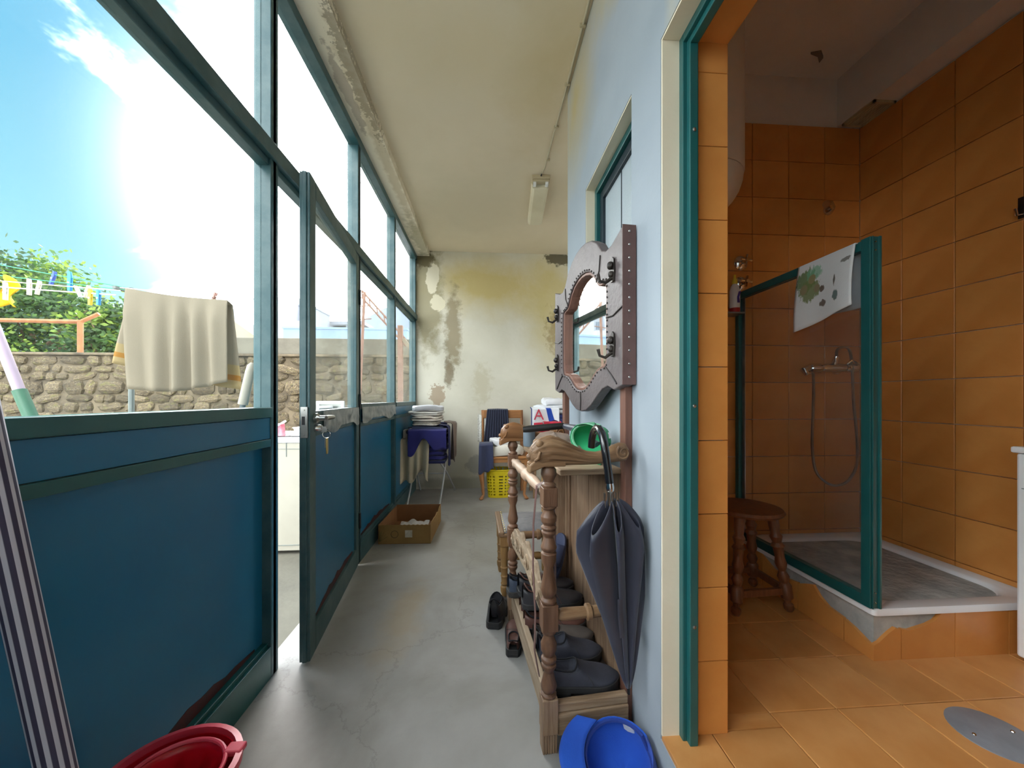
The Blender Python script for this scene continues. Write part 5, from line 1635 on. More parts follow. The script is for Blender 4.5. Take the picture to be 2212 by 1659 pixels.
# back boards with an ogee cut board in front
for k in range(4):
    y0 = 0.052 + k * 0.157
    MB().box(BXL - 0.014, BXL - 0.004, y0, y0 + 0.154, 0.10, 0.86).build('back_board', OAK, hs_, bevel=0.002, local=True)
og = [(0, 0), (0.0, 0.72), (-0.03, 0.72), (-0.05, 0.69), (-0.055, 0.65), (-0.09, 0.60), (-0.115, 0.54), (-0.12, 0.48), (-0.115, 0.2), (-0.10, 0.0)]
MB().prism(og, (BXL - 0.018, LENG - 0.03, 0.122), (1, 0, 0), (0, 0, 1), (0, 0.018, 0)).build('ogee_side', OAK, hs_, bevel=0.003, local=True)
for yy in (LENG - 0.10, LENG - 0.06):
    MB().box(BXL - 0.026, BXL - 0.014, yy, yy + 0.02, 0.125, 0.86).build('moulding', OAK, hs_, bevel=0.003, local=True)
# glove shelf
MB().box(0.05, BXL - 0.02, 0.04, LENG - 0.02, 0.862, 0.882).build('glove_shelf', OAKX, hs_, bevel=0.004, local=True)


def arm(y, mat, carved=True):
    """carved lion armrest: from scrolled back end to the mane and head at the front"""
    prof = [  # x, z centre, half height, half width
        (-0.062, 0.938, 0.014, 0.014), (-0.058, 0.940, 0.028, 0.022), (-0.045, 0.945, 0.038, 0.028), (-0.028, 0.950, 0.044, 0.031), (-0.008, 0.954, 0.046, 0.032), (0.006, 0.955, 0.046, 0.032),
        (0.03, 0.951, 0.044, 0.032), (0.06, 0.944, 0.037, 0.030), (0.09, 0.936, 0.029, 0.027), (0.125, 0.928, 0.022, 0.024), (0.16, 0.926, 0.020, 0.023),
        (0.19, 0.930, 0.022, 0.024), (0.215, 0.938, 0.027, 0.026), (0.24, 0.944, 0.031, 0.026), (0.258, 0.944, 0.028, 0.024), (0.266, 0.944, 0.014, 0.018)]
    secs = []
    N = 144
    for (x, zc, hh, hw) in prof:
        ring = []
        for j in range(N):
            a = 2 * pi * j / N
            r = 1.0
            if carved and 0.0 < x < 0.15:
                r = 1.0 + 0.05 * cos(a * 16) * min(1.0, (0.15 - x) / 0.06)
            elif carved and -0.05 < x <= 0.0:
                r = 1.0 + 0.04 * cos(a * 12 + x * 60)
            ca, sa = cos(a), sin(a)
            px = math.copysign(abs(ca) ** 0.8, ca) * hw * r
            pz = math.copysign(abs(sa) ** 0.8, sa) * hh * r
            ring.append((x, y + px, zc + pz))
        secs.append(ring)
    a_ = MB().loft(secs).build('arm', mat, hs_, smooth=True, angle=60, local=True)
    base = MB()
    base.prism([(-0.066, 0.912), (-0.05, 0.926), (0.05, 0.922), (0.05, 0.905), (-0.02, 0.905), (-0.055, 0.892), (-0.068, 0.885)], (0, y - 0.026, 0), (1, 0, 0), (0, 0, 1), (0, 0.052, 0))
    base.build('arm_bracket', mat, hs_, bevel=0.004, local=True)
    hd_ = MB()
    hd_.ball((-0.062, y, 0.935), 0.012, 0.012, 0.011, 6, 10)          # nose
    hd_.ball((-0.058, y, 0.916), 0.013, 0.016, 0.007, 6, 10)          # jaw
    for s in (-1, 1):
        hd_.ball((-0.052, y + s * 0.014, 0.955), 0.009, 0.008, 0.007, 6, 8)   # brows
        hd_.ball((-0.035, y + s * 0.024, 0.978), 0.012, 0.007, 0.012, 6, 8)   # ears
        hd_.tube([(-0.05, y + s * 0.022, 0.925), (-0.04, y + s * 0.03, 0.935), (-0.035, y + s * 0.031, 0.955)], 0.005, 6)
    hd_.build('lion_face', mat, a_, smooth=True, angle=70, local=True)
    for s in (-1, 1):
        spiral = []
        for k in range(22):
            q = k / 21
            aa = q * 3.3 * pi
            rr = 0.024 * (1 - q * 0.8)
            spiral.append((0.243 + rr * cos(aa + 2.2), y + s * 0.025, 0.945 + rr * sin(aa + 2.2)))
        MB().tube(spiral, 0.004, 6).build('scroll', mat, a_, smooth=True, local=True)


arm(0.0, CARV)
arm(LENG, wood('polished_oak', (124, 82, 48), (150, 104, 64), 0, 2.5, 0.35, 0.2), carved=False)

# mirror: leather covered shaped frame
YC, ZC = 0.375, 1.415


def mirror_outline(kind):
    if kind == 'out':
        right = [(0.0, 1.065), (0.06, 1.072), (0.12, 1.095), (0.18, 1.13), (0.23, 1.155), (0.28, 1.165), (0.33, 1.15), (0.395, 1.165), (0.400, 1.25), (0.400, 1.35), (0.400, 1.45), (0.400, 1.55), (0.400, 1.62), (0.398, 1.685),
                 (0.36, 1.672), (0.31, 1.655), (0.265, 1.652), (0.225, 1.668), (0.18, 1.715), (0.12, 1.75), (0.06, 1.767), (0.0, 1.772)]
    else:
        right = [(0.0, 1.155), (0.05, 1.16), (0.10, 1.18), (0.14, 1.205), (0.18, 1.225), (0.215, 1.232), (0.245, 1.235), (0.262, 1.245), (0.268, 1.28), (0.268, 1.36), (0.268, 1.42), (0.268, 1.48), (0.266, 1.52), (0.262, 1.545),
                 (0.235, 1.552), (0.215, 1.552), (0.195, 1.556), (0.175, 1.572), (0.145, 1.605), (0.10, 1.632), (0.05, 1.646), (0.0, 1.65)]
    left = [(-a, b) for a, b in right[-2:0:-1]]
    return [(YC + a, b) for a, b in right + left]


fo, fi = mirror_outline('out'), mirror_outline('in')
mfr = MB().ring(fo, fi, (BXL - 0.008, 0, 0), (0, 1, 0), (0, 0, 1), (-0.038, 0, 0)).build('mirror_frame', LEA, hs_, bevel=0.004, local=True)
fi2 = [(YC + (a - YC) * 0.93, ZC + (b - ZC) * 0.95) for a, b in fi]
MB().ring(fi, fi2, (BXL - 0.012, 0, 0), (0, 1, 0), (0, 0, 1), (-0.028, 0, 0)).build('inner_moulding', REDW, hs_, bevel=0.003, local=True)
mt, t = newmat('mirror_silver')
finish(mt, t, (0.86, 0.88, 0.87), 0.02, 1.0)
MB().prism(fi2, (BXL - 0.014, 0, 0), (0, 1, 0), (0, 0, 1), (-0.004, 0, 0)).build('mirror_glass', mt, hs_, local=True)
# leather side strip with nail heads facing the room, seams across the frame
sst = MB().box(BXL - 0.05, BXL - 0.002, -0.0285, -0.0255, 1.165, 1.685).build('side_strip', LEA2, hs_, bevel=0.002, local=True)
nail = MB()
for k in range(12):
    MB().ball((BXL - 0.026, -0.029, 1.19 + k * 0.043), 0.004, 0.003, 0.004, 5, 8).build('nail', MATS['steel'], sst, smooth=True, local=True)
st_ = MB()
for i in range(len(fi)):
    a, b = Vector(fi[i]), Vector(fi[(i + 1) % len(fi)])
    m = max(1, int((b - a).length / 0.018))
    for k in range(m):
        q = a.lerp(b, k / m)
        d = (q - Vector((YC, ZC))).normalized() * 0.008
        st_.ball((BXL - 0.0475, q.x + d.x, q.y + d.y), 0.003, 0.004, 0.004, 4, 6)
lac = st_.build('lacing', IRON, mfr, local=True)
for pts in ([(-0.022, 1.42), (0.05, 1.405), (0.105, 1.41)], [(0.772, 1.42), (0.70, 1.405), (0.645, 1.41)], [(0.02, 1.17), (0.06, 1.20), (0.115, 1.235)], [(0.73, 1.17), (0.69, 1.20), (0.635, 1.235)], [(0.16, 1.655), (0.17, 1.60), (0.20, 1.565)], [(0.59, 1.655), (0.58, 1.60), (0.55, 1.565)], [(0.375, 1.07), (0.37, 1.11), (0.375, 1.15)]):
    MB().tube([(BXL - 0.0475, a, b) for a, b in pts], 0.0028, 6).build('seam', IRON, mfr, smooth=True, local=True)


def coat_hook(y, z):
    hx = BXL - 0.047
    h = MB()
    h.prism([(-0.012, -0.035), (0.012, -0.035), (0.016, 0.0), (0.012, 0.04), (0, 0.05), (-0.012, 0.04), (-0.016, 0)], (hx, y, z), (0, 1, 0), (0, 0, 1), (-0.006, 0, 0))
    h.ball((hx - 0.012, y, z + 0.02), 0.012, 0.014, 0.014, 6, 8)
    h.ball((hx - 0.010, y, z - 0.01), 0.010, 0.010, 0.012, 6, 8)
    h.tube([(hx - 0.006, y, z - 0.022), (hx - 0.03, y, z - 0.04), (hx - 0.05, y, z - 0.034), (hx - 0.056, y, z - 0.012)], [0.006, 0.0055, 0.005, 0.006], 8)
    h.build('coat_hook', IRON, hs_, smooth=True, local=True)


for y in (0.045, 0.715):
    coat_hook(y, 1.555)
    coat_hook(y, 1.30)


def WL(p):
    return SM @ Vector(p)


# ---- leather strap looped on the spindle
sp_ = MB().tube([WL(p) for p in [(0.0, 0.075, 0.835), (-0.022, 0.075, 0.825), (-0.034, 0.07, 0.70), (-0.038, 0.06, 0.55), (-0.030, 0.06, 0.40), (-0.034, 0.055, 0.28), (-0.02, 0.05, 0.20)]], 0.011, 6, flat=0.22).build('leather_strap', LEA2, smooth=True)
tag(sp_, 'brown leather strap hanging from the pale turned spindle', 'strap')
sp_ = MB().tube([WL(p) for p in [(0.0, 0.05, 0.835), (0.028, 0.05, 0.822), (0.034, 0.045, 0.70), (0.034, 0.04, 0.5), (0.036, 0.04, 0.36)]], 0.009, 6, flat=0.22).build('leather_strap', M('dark_leather', (52, 34, 34), None, 6, 0.5), smooth=True)
tag(sp_, 'dark narrow strap hanging right behind the nearest turned post', 'strap')

# ---- umbrella hooked over the near arm
um = thing('umbrella', 'black folded umbrella hooked by its curved handle over the arm', 'umbrella', (0.40, 1.09, 0.25))
UT, UB = Vector((0.377, 1.095, 0.815)), Vector((0.432, 1.10, 0.24))
ua, ub = frame_of(UB - UT)
secs = []
NU, NV = 126, 20
fabric = M('umbrella_fabric', (40, 42, 58), (58, 60, 76), 3, 0.42, sheen=0.2, bump=0.1, bsc=14)


def umb_pt(j, s):
    a = 2 * pi * j / NU
    flap = (0.5 + 0.5 * cos(a * 7 + 0.9)) ** 0.75
    var = 0.82 + 0.18 * cos(a * 2 + 1.0)
    R = 0.122 * var * max(0.0, 1 - s) ** 0.8 * min(1.0, 0.80 + s * 1.4) + 0.006
    r = R * (0.22 + 0.78 * flap)
    a = a + 0.55 * flap * (0.4 + s)
    c = UT.lerp(UB, s)
    off = ua * (cos(a) * r) + ub * (sin(a) * r)
    off.y *= 0.6
    off.x *= 1.05
    z = -0.085 * flap ** 1.5 * max(0.0, 1 - s * 1.6)
    p = c + off + Vector((0, 0, z))
    p.x = min(p.x, XR - 0.006)
    return p


mb = MB()
vs = [umb_pt(j, i / NV) for i in range(NV + 1) for j in range(NU)]
fs = []
for i in range(NV):
    for j in range(NU):
        j2 = (j + 1) % NU
        fs.append((i * NU + j, i * NU + j2, (i + 1) * NU + j2, (i + 1) * NU + j))
mb.add(vs, fs)
can = mb.build('canopy', fabric, um, smooth=True, solid=0.0025, angle=75)
for k in range(8):
    j = int(round((2 * pi * k / 4 - 0.6) / 4 / (2 * pi) * NU * 2)) if False else int(((2 * pi * k + pi - 0.9) / 7) / (2 * pi) * NU) % NU
    if k < 7:
        p = umb_pt(j, 0.0)
        MB().tube([p - Vector((0, 0, 0.02)), p + Vector((0, 0, 0.022))], [0.002, 0.0025], 6).build('rib_tip', MATS['steel'], can, smooth=True)
shaft_top = UT + (UT - UB).normalized() * 0.03
MB().tube([UT.lerp(UB, 0.9), shaft_top], 0.005, 8).build('shaft', MATS['steel'], um, smooth=True)
MB().lathe([(0, 0.011), (0.5, 0.013), (1, 0.011)], shaft_top - Vector((0, 0, 0.004)), shaft_top + Vector((-0.002, 0, 0.02)), 14).build('collar', MATS['chrome'], um, smooth=True)
# crook goes up past the front of the arm and over it
ay = (WL((0.17, 0.0, 0.95))).y
hp = [shaft_top + Vector((-0.002, 0, 0.02)), Vector((0.367, 1.097, 0.91)), Vector((0.361, 1.100, 0.955)), Vector((0.359, 1.107, 0.985)), Vector((0.358, 1.124, 1.010)), Vector((0.357, 1.150, 1.024)), Vector((0.357, 1.180, 1.024)), Vector((0.357, 1.208, 1.010)), Vector((0.357, 1.228, 0.985)), Vector((0.357, 1.236, 0.955))]
MB().tube(hp, 0.0125, 12).build('handle', M('black_gloss', (22, 22, 26), None, 4, 0.2, coat=0.5), um, smooth=True)
MB().tube([UB - (UB - UT).normalized() * 0.05, UB + (UB - UT).normalized() * 0.02], [0.007, 0.004], 8).build('ferrule', MATS['black_plastic'], um, smooth=True)
MB().tube([umb_pt(88, 0.45) + Vector((-0.004, -0.004, 0)), umb_pt(88, 0.55) + Vector((-0.006, -0.006, 0)), umb_pt(88, 0.70) + Vector((-0.004, -0.006, 0))], 0.006, 6, flat=0.25).build('tie_strap', fabric, can, smooth=True)

# second umbrella lying across the arms, flat hats on the shelf
u2 = thing('walking_umbrella', 'second umbrella with plain black handle lying across the far arm', 'umbrella', WL((0.12, 0.5, 0.95)))
MB().tube([WL(p) for p in [(0.03, 0.585, 0.972), (0.06, 0.58, 0.975), (0.16, 0.56, 0.985), (0.22, 0.55, 0.99)]], [0.014, 0.017, 0.016, 0.015], 12).build('handle', MATS['black_plastic'], u2, smooth=True)
MB().tube([WL(p) for p in [(0.22, 0.55, 0.99), (0.245, 0.45, 0.985), (0.25, 0.2, 0.94)]], [0.012, 0.018, 0.014], 10).build('folded_canopy', fabric, u2, smooth=True)


def flat_cap(name, c, rx, ry, h, mat, label, rz=0.0):
    o = thing(name, label, 'hat', c, rz)
    n = 28
    secs = []
    for (s, z) in ((0.90, 0.0), (1.0, 0.25), (0.96, 0.6), (0.7, 0.9), (0.3, 1.0), (0.02, 1.02)):
        secs.append([(rx * s * cos(2 * pi * j / n), ry * s * sin(2 * pi * j / n), h * z * (1 + 0.2 * wob(cos(2 * pi * j / n), sin(2 * pi * j / n), z, 1.5, 4))) for j in range(n)])
    MB().loft(secs).build('crown', mat, o, smooth=True, local=True)
    MB().prism([(rx * 0.5, -ry * 0.7), (rx * 1.15, -ry * 0.45), (rx * 1.28, 0), (rx * 1.15, ry * 0.45), (rx * 0.5, ry * 0.7)], (0, 0, 0.004), (1, 0, 0), (0, 1, 0), (0, 0, 0.01)).build('brim', mat, o, bevel=0.003, local=True)
    return o


tan_c = cloth('tan', (138, 118, 98), (112, 94, 78), 8)
flat_cap('flat_cap', tuple(WL((0.155, 0.30, 0.883))), 0.105, 0.10, 0.055, tan_c, 'worn brown flat cap on the hall stand shelf under the green cap', 1.2)
flat_cap('flat_cap', tuple(WL((0.165, 0.52, 0.883))), 0.095, 0.09, 0.075, cloth('tan2', (150, 128, 112), (120, 100, 86), 8), 'brown flat cap at the far end of the hall stand shelf', 2.2)
gc_ = thing('grey_mug', 'blue grey mug standing beside the far brown cap', 'mug', tuple(WL((0.075, 0.655, 0.883))))
MB().lathe([(0, 0.026), (0.1, 0.03), (0.9, 0.03), (1, 0.028), (0.97, 0.025), (0.1, 0.025), (0.08, 0.0)], (0, 0, 0), (0, 0, 0.085), 18).build('cup', M('blue_grey_plastic', (120, 134, 146), None, 5, 0.4), gc_, smooth=True, local=True)


def baseball_cap(name, label, loc, rot, mat, R=0.095, tagmat=None, tag_ang=2.6, strap=True, btn=True, brim_len=0.085, trim=None):
    """cap with open rear and brim; local +x is the brim, dome up"""
    o = thing(name, label, 'cap', loc)
    o.rotation_euler = rot
    n, m = 36, 10
    dome = MB()
    vs, fs = [], []
    for i in range(m + 1):
        e = i / m * pi / 2
        for j in range(n):
            a = 2 * pi * j / n
            w = 1 + 0.06 * wob(cos(a) * 1.3, sin(a) * 1.3, e, 1.4, 9)
            z = 0.95 * R * 1.1 * sin(e) * w
            # rear cut-out
            if i == 0 and abs(a - pi) < 0.42:
                z += 0.045 * (1 - (abs(a - pi) / 0.42) ** 2)
            vs.append((R * 1.02 * cos(e) ** 0.8 * cos(a) * w * 1.06, R * cos(e) ** 0.8 * sin(a) * w, z))
    for i in range(m):
        for j in range(n):
            j2 = (j + 1) % n
            fs.append((i * n + j, i * n + j2, (i + 1) * n + j2, (i + 1) * n + j))
    dome.add(vs, fs)
    crn = dome.build('crown', mat, o, smooth=True, solid=0.003, local=True)
    br = MB()
    br.grid(lambda u, v: (R * 0.98 * cos((u - 0.5) * 2.0) + v * brim_len * cos((u - 0.5) * 1.2), R * sin((u - 0.5) * 2.0) * (1 + 0.12 * v), -0.004 - 0.25 * ((u - 0.5) ** 2) * R * (1 + v)), 18, 6)
    br.build('brim', mat, o, smooth=True, solid=0.004, local=True)
    if strap:
        MB().grid(lambda u, v: (R * 1.07 * cos(pi - 0.5 + u), R * sin(pi - 0.5 + u), -0.002 + 0.014 * v), 10, 1).build('rear_strap', trim or mat, o, smooth=True, solid=0.002, local=True)
    if btn:
        MB().ball((0, 0, R * 1.05), 0.008, 0.008, 0.005, 6, 10).build('button', mat, crn, smooth=True, local=True)
    MB().tube([(R * 0.99 * cos(2 * pi * k / 30), R * 0.955 * sin(2 * pi * k / 30), 0.008 if abs(2 * pi * k / 30 - pi) > 0.45 else 0.045) for k in range(30)], 0.006, 6, closed=True, flat=1.0).build('sweatband', trim or mat, o, smooth=True, local=True)
    if tagmat:
        a = tag_ang
        c = Vector((R * 0.96 * cos(a), R * 0.92 * sin(a), 0.032))
        tdir = Vector((-sin(a), cos(a), 0))
        MB().bar(c - tdir * 0.017, c + tdir * 0.017, 0.003, 0.032).build('label_tag', tagmat, crn, bevel=0.001, local=True)
    return o


tagw = M('white_label', (226, 228, 232), None, 5, 0.7)
gcap = baseball_cap('baseball_cap', 'green baseball cap with white label tossed on the hall stand', tuple(WL((0.135, 0.20, 1.0))), (radians(118), radians(-8), radians(28)), cloth('green', (26, 152, 96), (18, 134, 84), 5), 0.088, tagw, 4.4, trim=cloth('palegreen', (120, 190, 150)))
gcap.location = (0.375, 1.36, 0.968)
gcap.rotation_euler = (Vector((0.85, 0.5, 0.08)).to_track_quat('Z', 'Y') @ Matrix.Rotation(radians(-90), 3, 'Z').to_quaternion()).to_euler()
gcap.scale = (0.62, 1.0, 0.85)
bcap = baseball_cap('baseball_cap', 'royal blue baseball cap with white label lying on the floor', (0.372, 1.035, 0.102), (radians(158), radians(12), radians(160)), cloth('blue', (24, 74, 176), (30, 88, 196), 5), 0.094, tagw, 2.0, trim=cloth('bluedark', (28, 58, 140)), brim_len=0.075)

# ================================================================== SHOES
RUB = M('black_rubber', (34, 34, 36), (48, 48, 50), 10, 0.6)
RUBG = M('grey_rubber', (72, 70, 70), (56, 54, 54), 10, 0.7)
LIN = M('shoe_lining', (26, 26, 32), None, 8, 0.9)


def shoe(name, label, loc, rz, mat, L=0.27, W=0.098, hc=0.085, sole=0.026, solem=None, rot=(0, 0), group='shoes kept on the hall stand', collar=0.42, detail=None, boot=0.0, cat='shoe'):
    o = thing(name, label, cat, loc, 0, group)
    o.rotation_euler = (rot[0], rot[1], rz)
    NS, NP = 26, 20

    def width(s):
        if s < 0.08:
            return W * 0.5 * (0.45 + 0.25 * sin(s / 0.08 * pi / 2))
        if s < 0.7:
            return W * 0.5 * (0.70 + 0.30 * sin((s - 0.08) / 0.62 * pi / 2) - 0.06 * sin((s - 0.08) / 0.62 * pi))
        return W * 0.5 * max(0.12, max(0.0, cos((s - 0.7) / 0.3 * pi / 2)) ** 0.55)

    def top(s):
        hb = hc + boot
        if s < collar:
            return hb + 0.008 * cos(s / collar * pi) - 0.010 * sin(s / collar * pi)
        q = (s - collar) / (1 - collar)
        toe = 0.048
        return (hb - 0.008 - toe) * max(0.0, 1 - q) ** 2.2 + toe * (1 - 0.55 * max(0, q - 0.75) ** 2 * 16 * 0.5)

    secs = []
    for i in range(NS + 1):
        s = i / NS
        w, tp = width(s), top(s)
        ring = []
        for j in range(NP + 1):
            f = j / NP
            a = pi * f
            x = s * L
            y = -cos(a) * w
            k = abs(sin(a)) ** 0.62
            if boot and s < collar:
                y *= 1 - 0.12 * k
            z = sole + (tp - sole) * k
            inner = 0.03 < s < collar and abs(f - 0.5) < 0.26
            if inner:
                edge = min(1.0, (0.26 - abs(f - 0.5)) / 0.07) * min(1.0, (s - 0.03) / 0.05) * min(1.0, (collar - s) / 0.05)
                y *= 1 - 0.25 * edge
                z = z - (z - sole - 0.012) * edge
            ring.append((x, y, z))
        secs.append(ring)
    m = MB()
    vs = [p for r in secs for p in r]
    w_ = NP + 1
    fs = [(i * w_ + j, (i + 1) * w_ + j, (i + 1) * w_ + j + 1, i * w_ + j + 1) for i in range(NS) for j in range(NP)]
    m.add(vs, fs)
    upp = m.build('upper', mat, o, smooth=True, local=True, angle=70)
    outl = []
    for i in range(NS + 1):
        s = i / NS
        outl.append((s * L * 1.02 - 0.004, width(s) * 1.05 + 0.003))
    outl += [(x, -y) for x, y in outl[::-1]]
    sm = MB().prism(outl, (0, 0, sole * 0.45), (1, 0, 0), (0, 1, 0), (0, 0, sole * 0.65))
    heel = [(x, y) for x, y in outl if x < L * 0.3]
    sm.prism(heel, (0, 0, 0), (1, 0, 0), (0, 1, 0), (0, 0, sole * 0.5))
    fore = [(x, y) for x, y in outl if x > L * 0.42]
    sm.prism(fore, (0, 0, 0.0), (1, 0, 0), (0, 1, 0), (0, 0, sole * 0.5))
    sm.build('sole', solem or RUB, o, local=True, bevel=0.002)
    # collar piping
    pts = []
    for k in range(24):
        a = 2 * pi * k / 24
        s = 0.03 + (collar - 0.03) * (0.5 - 0.5 * cos(a))
        sg = 1 if sin(a) >= 0 else -1
        f = 0.5 + sg * 0.26 * min(1.0, abs(sin(a)) * 1.3)
        w, tp = width(s), top(s)
        aa = pi * f
        kz = abs(sin(aa)) ** 0.62
        pts.append((s * L, -cos(aa) * w * 0.97, sole + (tp - sole) * kz + 0.002))
    MB().tube(pts, 0.0032, 6, closed=True).build('collar', detail or LIN, upp, smooth=True, local=True)
    # stitched toe seam
    seam = []
    for k in range(13):
        a = pi * k / 12
        seam.append((L * (0.60 - 0.10 * sin(a)), -cos(a) * width(0.6) * 0.99, sole + (top(0.55) - sole) * abs(sin(a)) ** 0.62 + 0.0008))
    MB().tube(seam, 0.0012, 5).build('seam', detail or RUBG, upp, smooth=True, local=True)
    return o


BLK = M('black_leather', (38, 38, 42), (54, 54, 60), 6, 0.42, bump=0.15, bsc=50)
BLU = M('blue_grey_leather', (56, 66, 84), (74, 84, 102), 6, 0.5, bump=0.15, bsc=50)
BRN = M('brown_shoe_leather', (78, 48, 42), (104, 70, 62), 6, 0.45, bump=0.15, bsc=50)
SUE = M('black_suede', (44, 46, 58), (60, 62, 74), 8, 0.75, bump=0.1, bsc=120)
GRT = M('grey_brown_nubuck', (104, 96, 90), (86, 78, 74), 8, 0.8)
TZ = 0.123


def onstand(x, y, z=TZ):
    p = WL((x, y, z))
    return (p.x, p.y, p.z)


R0 = TH_
shoe('slip_on_shoe', 'chunky black slip on shoe nearest on the hall stand tray', onstand(0.012, 0.085), R0 - 0.06, SUE, 0.258, 0.108, 0.098, 0.032, RUB)
shoe('slip_on_shoe', 'second black slip on shoe just behind the nearest one', onstand(0.014, 0.205), R0 + 0.02, SUE, 0.25, 0.104, 0.11, 0.032, RUB)
shoe('grey_shoe', 'grey brown nubuck shoe half hidden behind the black slip ons', onstand(0.02, 0.315), R0 - 0.05, GRT, 0.25, 0.1, 0.075, 0.024, RUB)
shoe('brown_shoe', 'brown leather shoe with grey sole under the side spindle', onstand(0.0, 0.405), R0 - 0.02, BRN, 0.272, 0.1, 0.085, 0.03, RUBG)
shoe('brown_shoe', 'second brown leather shoe behind the first on the tray', onstand(0.002, 0.51), R0 + 0.02, BRN, 0.268, 0.1, 0.085, 0.03, RUBG)
shoe('black_loafer', 'shiny black loafer with brown lining resting on the brown shoes', onstand(0.0, 0.44, 0.212), R0 - 0.04, BLK, 0.27, 0.1, 0.09, 0.022, RUB, detail=BRN)
shoe('black_loafer', 'second shiny black loafer at the far end on the brown shoes', onstand(0.0, 0.545, 0.212), R0 + 0.03, BLK, 0.268, 0.1, 0.09, 0.022, RUB, detail=BRN)
shoe('blue_grey_shoe', 'blue grey walking shoe jutting out at the far left of the tray', onstand(-0.035, 0.625, 0.168), R0 + 0.1, BLU, 0.26, 0.098, 0.095, 0.024, RUBG)
shoe('ankle_boot', 'black ankle boot on the floor left of the hall stand', (0.036, 1.80, 0.0), 1.38, BLK, 0.24, 0.1, 0.09, 0.03, RUB, group='boots on the floor by the hall stand', boot=0.045, cat='boot')
shoe('ankle_boot', 'dark brown boot heel poking out from under the hall stand front', (0.116, 1.60, 0.0), 1.45, BRN, 0.22, 0.08, 0.06, 0.03, RUB, group='boots on the floor by the hall stand', cat='boot')
sl = thing('slipper', 'navy rubber slipper standing upright against the back boards', 'slipper', onstand(0.20, 0.60, 0.33))
sl.rotation_euler = (0.0, radians(-68), R0 + 0.5)
nv_ = M('navy_rubber', (40, 48, 76), (56, 64, 92), 8, 0.6)
MB().prism([(0.26 * (0.5 - 0.5 * cos(pi * k / 12)), 0.046 * abs(sin(pi * k / 12)) ** 0.7) for k in range(13)] + [(0.26 * (0.5 - 0.5 * cos(pi * k / 12)), -0.046 * abs(sin(pi * k / 12)) ** 0.7) for k in range(11, 0, -1)], (-0.13, 0, 0), (1, 0, 0), (0, 1, 0), (0, 0, 0.016)).build('sole', nv_, sl, bevel=0.004, local=True)
MB().grid(lambda u, v: (-0.02 + 0.1 * v, -cos(pi * u) * 0.045, 0.014 + 0.05 * sin(pi * u)), 12, 5).build('upper_band', nv_, sl, smooth=True, solid=0.005, local=True)
bp = MB().grid(lambda u, v: tuple(WL((0.19 + 0.06 * u, 0.03 + 0.1 * v, 0.124 + 0.004 * sin(u * 9)))), 6, 6).build('paper_label', M('old_label', (190, 184, 140), None, 10, 0.8), solid=0.001)
tag(bp, 'small yellowish paper tag on the tray by the nearest shoe', 'paper')

# ================================================================== LEATHER CHAIR BEHIND THE STAND
lc = thing('leather_chair', 'low wooden chair with studded grey leather seat behind the hall stand', 'chair', (0.232, 2.23, 0), 0.03)
lcw = wood('chair_brown', (134, 98, 58), (168, 130, 80), 2, 2.5, 0.5)
lcx = wood('chair_brown_cross', (116, 88, 62), (146, 114, 84), 1, 2.5, 0.55)
GLE = M('worn_grey_leather', (106, 104, 108), (134, 130, 130), 10, 0.55, bump=0.2, bsc=70, det=8)
cx0, cx1, cy0, cy1 = -0.165, 0.175, -0.19, 0.20
MB().box(cx0, cx1, cy0, cy1, 0.355, 0.372).build('seat_frame', lcx, lc, bevel=0.005, local=True)
MB().grid(lambda u, v: (cx0 + 0.02 + (cx1 - cx0 - 0.03) * u, cy0 + 0.015 + (cy1 - cy0 - 0.03) * v, 0.374 + 0.022 * abs(sin(pi * u) * sin(pi * v)) ** 0.5), 16, 16).build('leather_seat', GLE, lc, smooth=True, solid=0.004, local=True)
MB().box(cx0 - 0.004, cx0 + 0.028, cy0, cy1, 0.362, 0.384).build('seat_edge', lcx, lc, bevel=0.006, local=True)
for k in range(11):
    MB().ball((cx0 + 0.034, cy0 + 0.02 + k * 0.035, 0.384), 0.005, 0.005, 0.003, 4, 8).build('stud', MATS['brass'], lc, local=True)
LGP = [(0, 0.010), (0.04, 0.014), (0.10, 0.016), (0.16, 0.021), (0.24, 0.022), (0.27, 0.016), (0.30, 0.021), (0.33, 0.017), (0.42, 0.018), (0.44, 0.022), (0.46, 0.018), (0.58, 0.019), (0.60, 0.023), (0.62, 0.019), (0.75, 0.02), (0.78, 0.024), (1, 0.024)]
for (x, y) in ((cx0 + 0.03, cy0 + 0.03), (cx0 + 0.03, cy1 - 0.03)):
    MB().lathe(LGP, (x, y, 0), (x, y, 0.30), 14).box(x - 0.025, x + 0.025, y - 0.025, y + 0.025, 0.30, 0.358).build('leg', lcw, lc, smooth=True, bevel=0.002, local=True)
for (x, y) in ((cx1 - 0.02, cy0 + 0.03), (cx1 - 0.02, cy1 - 0.03)):
    MB().box(x - 0.018, x + 0.018, y - 0.018, y + 0.018, 0, 0.80).build('back_leg', lcw, lc, bevel=0.004, local=True)
MB().lathe(RAILP, (cx0 + 0.03, cy0 + 0.03, 0.235), (cx1 - 0.03, cy0 + 0.03, 0.235), 12).build('stretcher', lcw, lc, smooth=True, local=True)
MB().lathe(RAILP, (cx0 + 0.03, cy1 - 0.03, 0.10), (cx1 - 0.03, cy1 - 0.03, 0.10), 12).build('stretcher', lcw, lc, smooth=True, local=True)
MB().box(cx1 - 0.035, cx1 - 0.012, cy0 + 0.045, cy1 - 0.045, 0.46, 0.74).build('leather_back', GLE, lc, bevel=0.008, local=True)
for k in range(8):
    MB().ball((cx1 - 0.036, cy0 + 0.06, 0.48 + k * 0.034), 0.003, 0.005, 0.005, 4, 8).build('stud', MATS['brass'], lc, local=True)
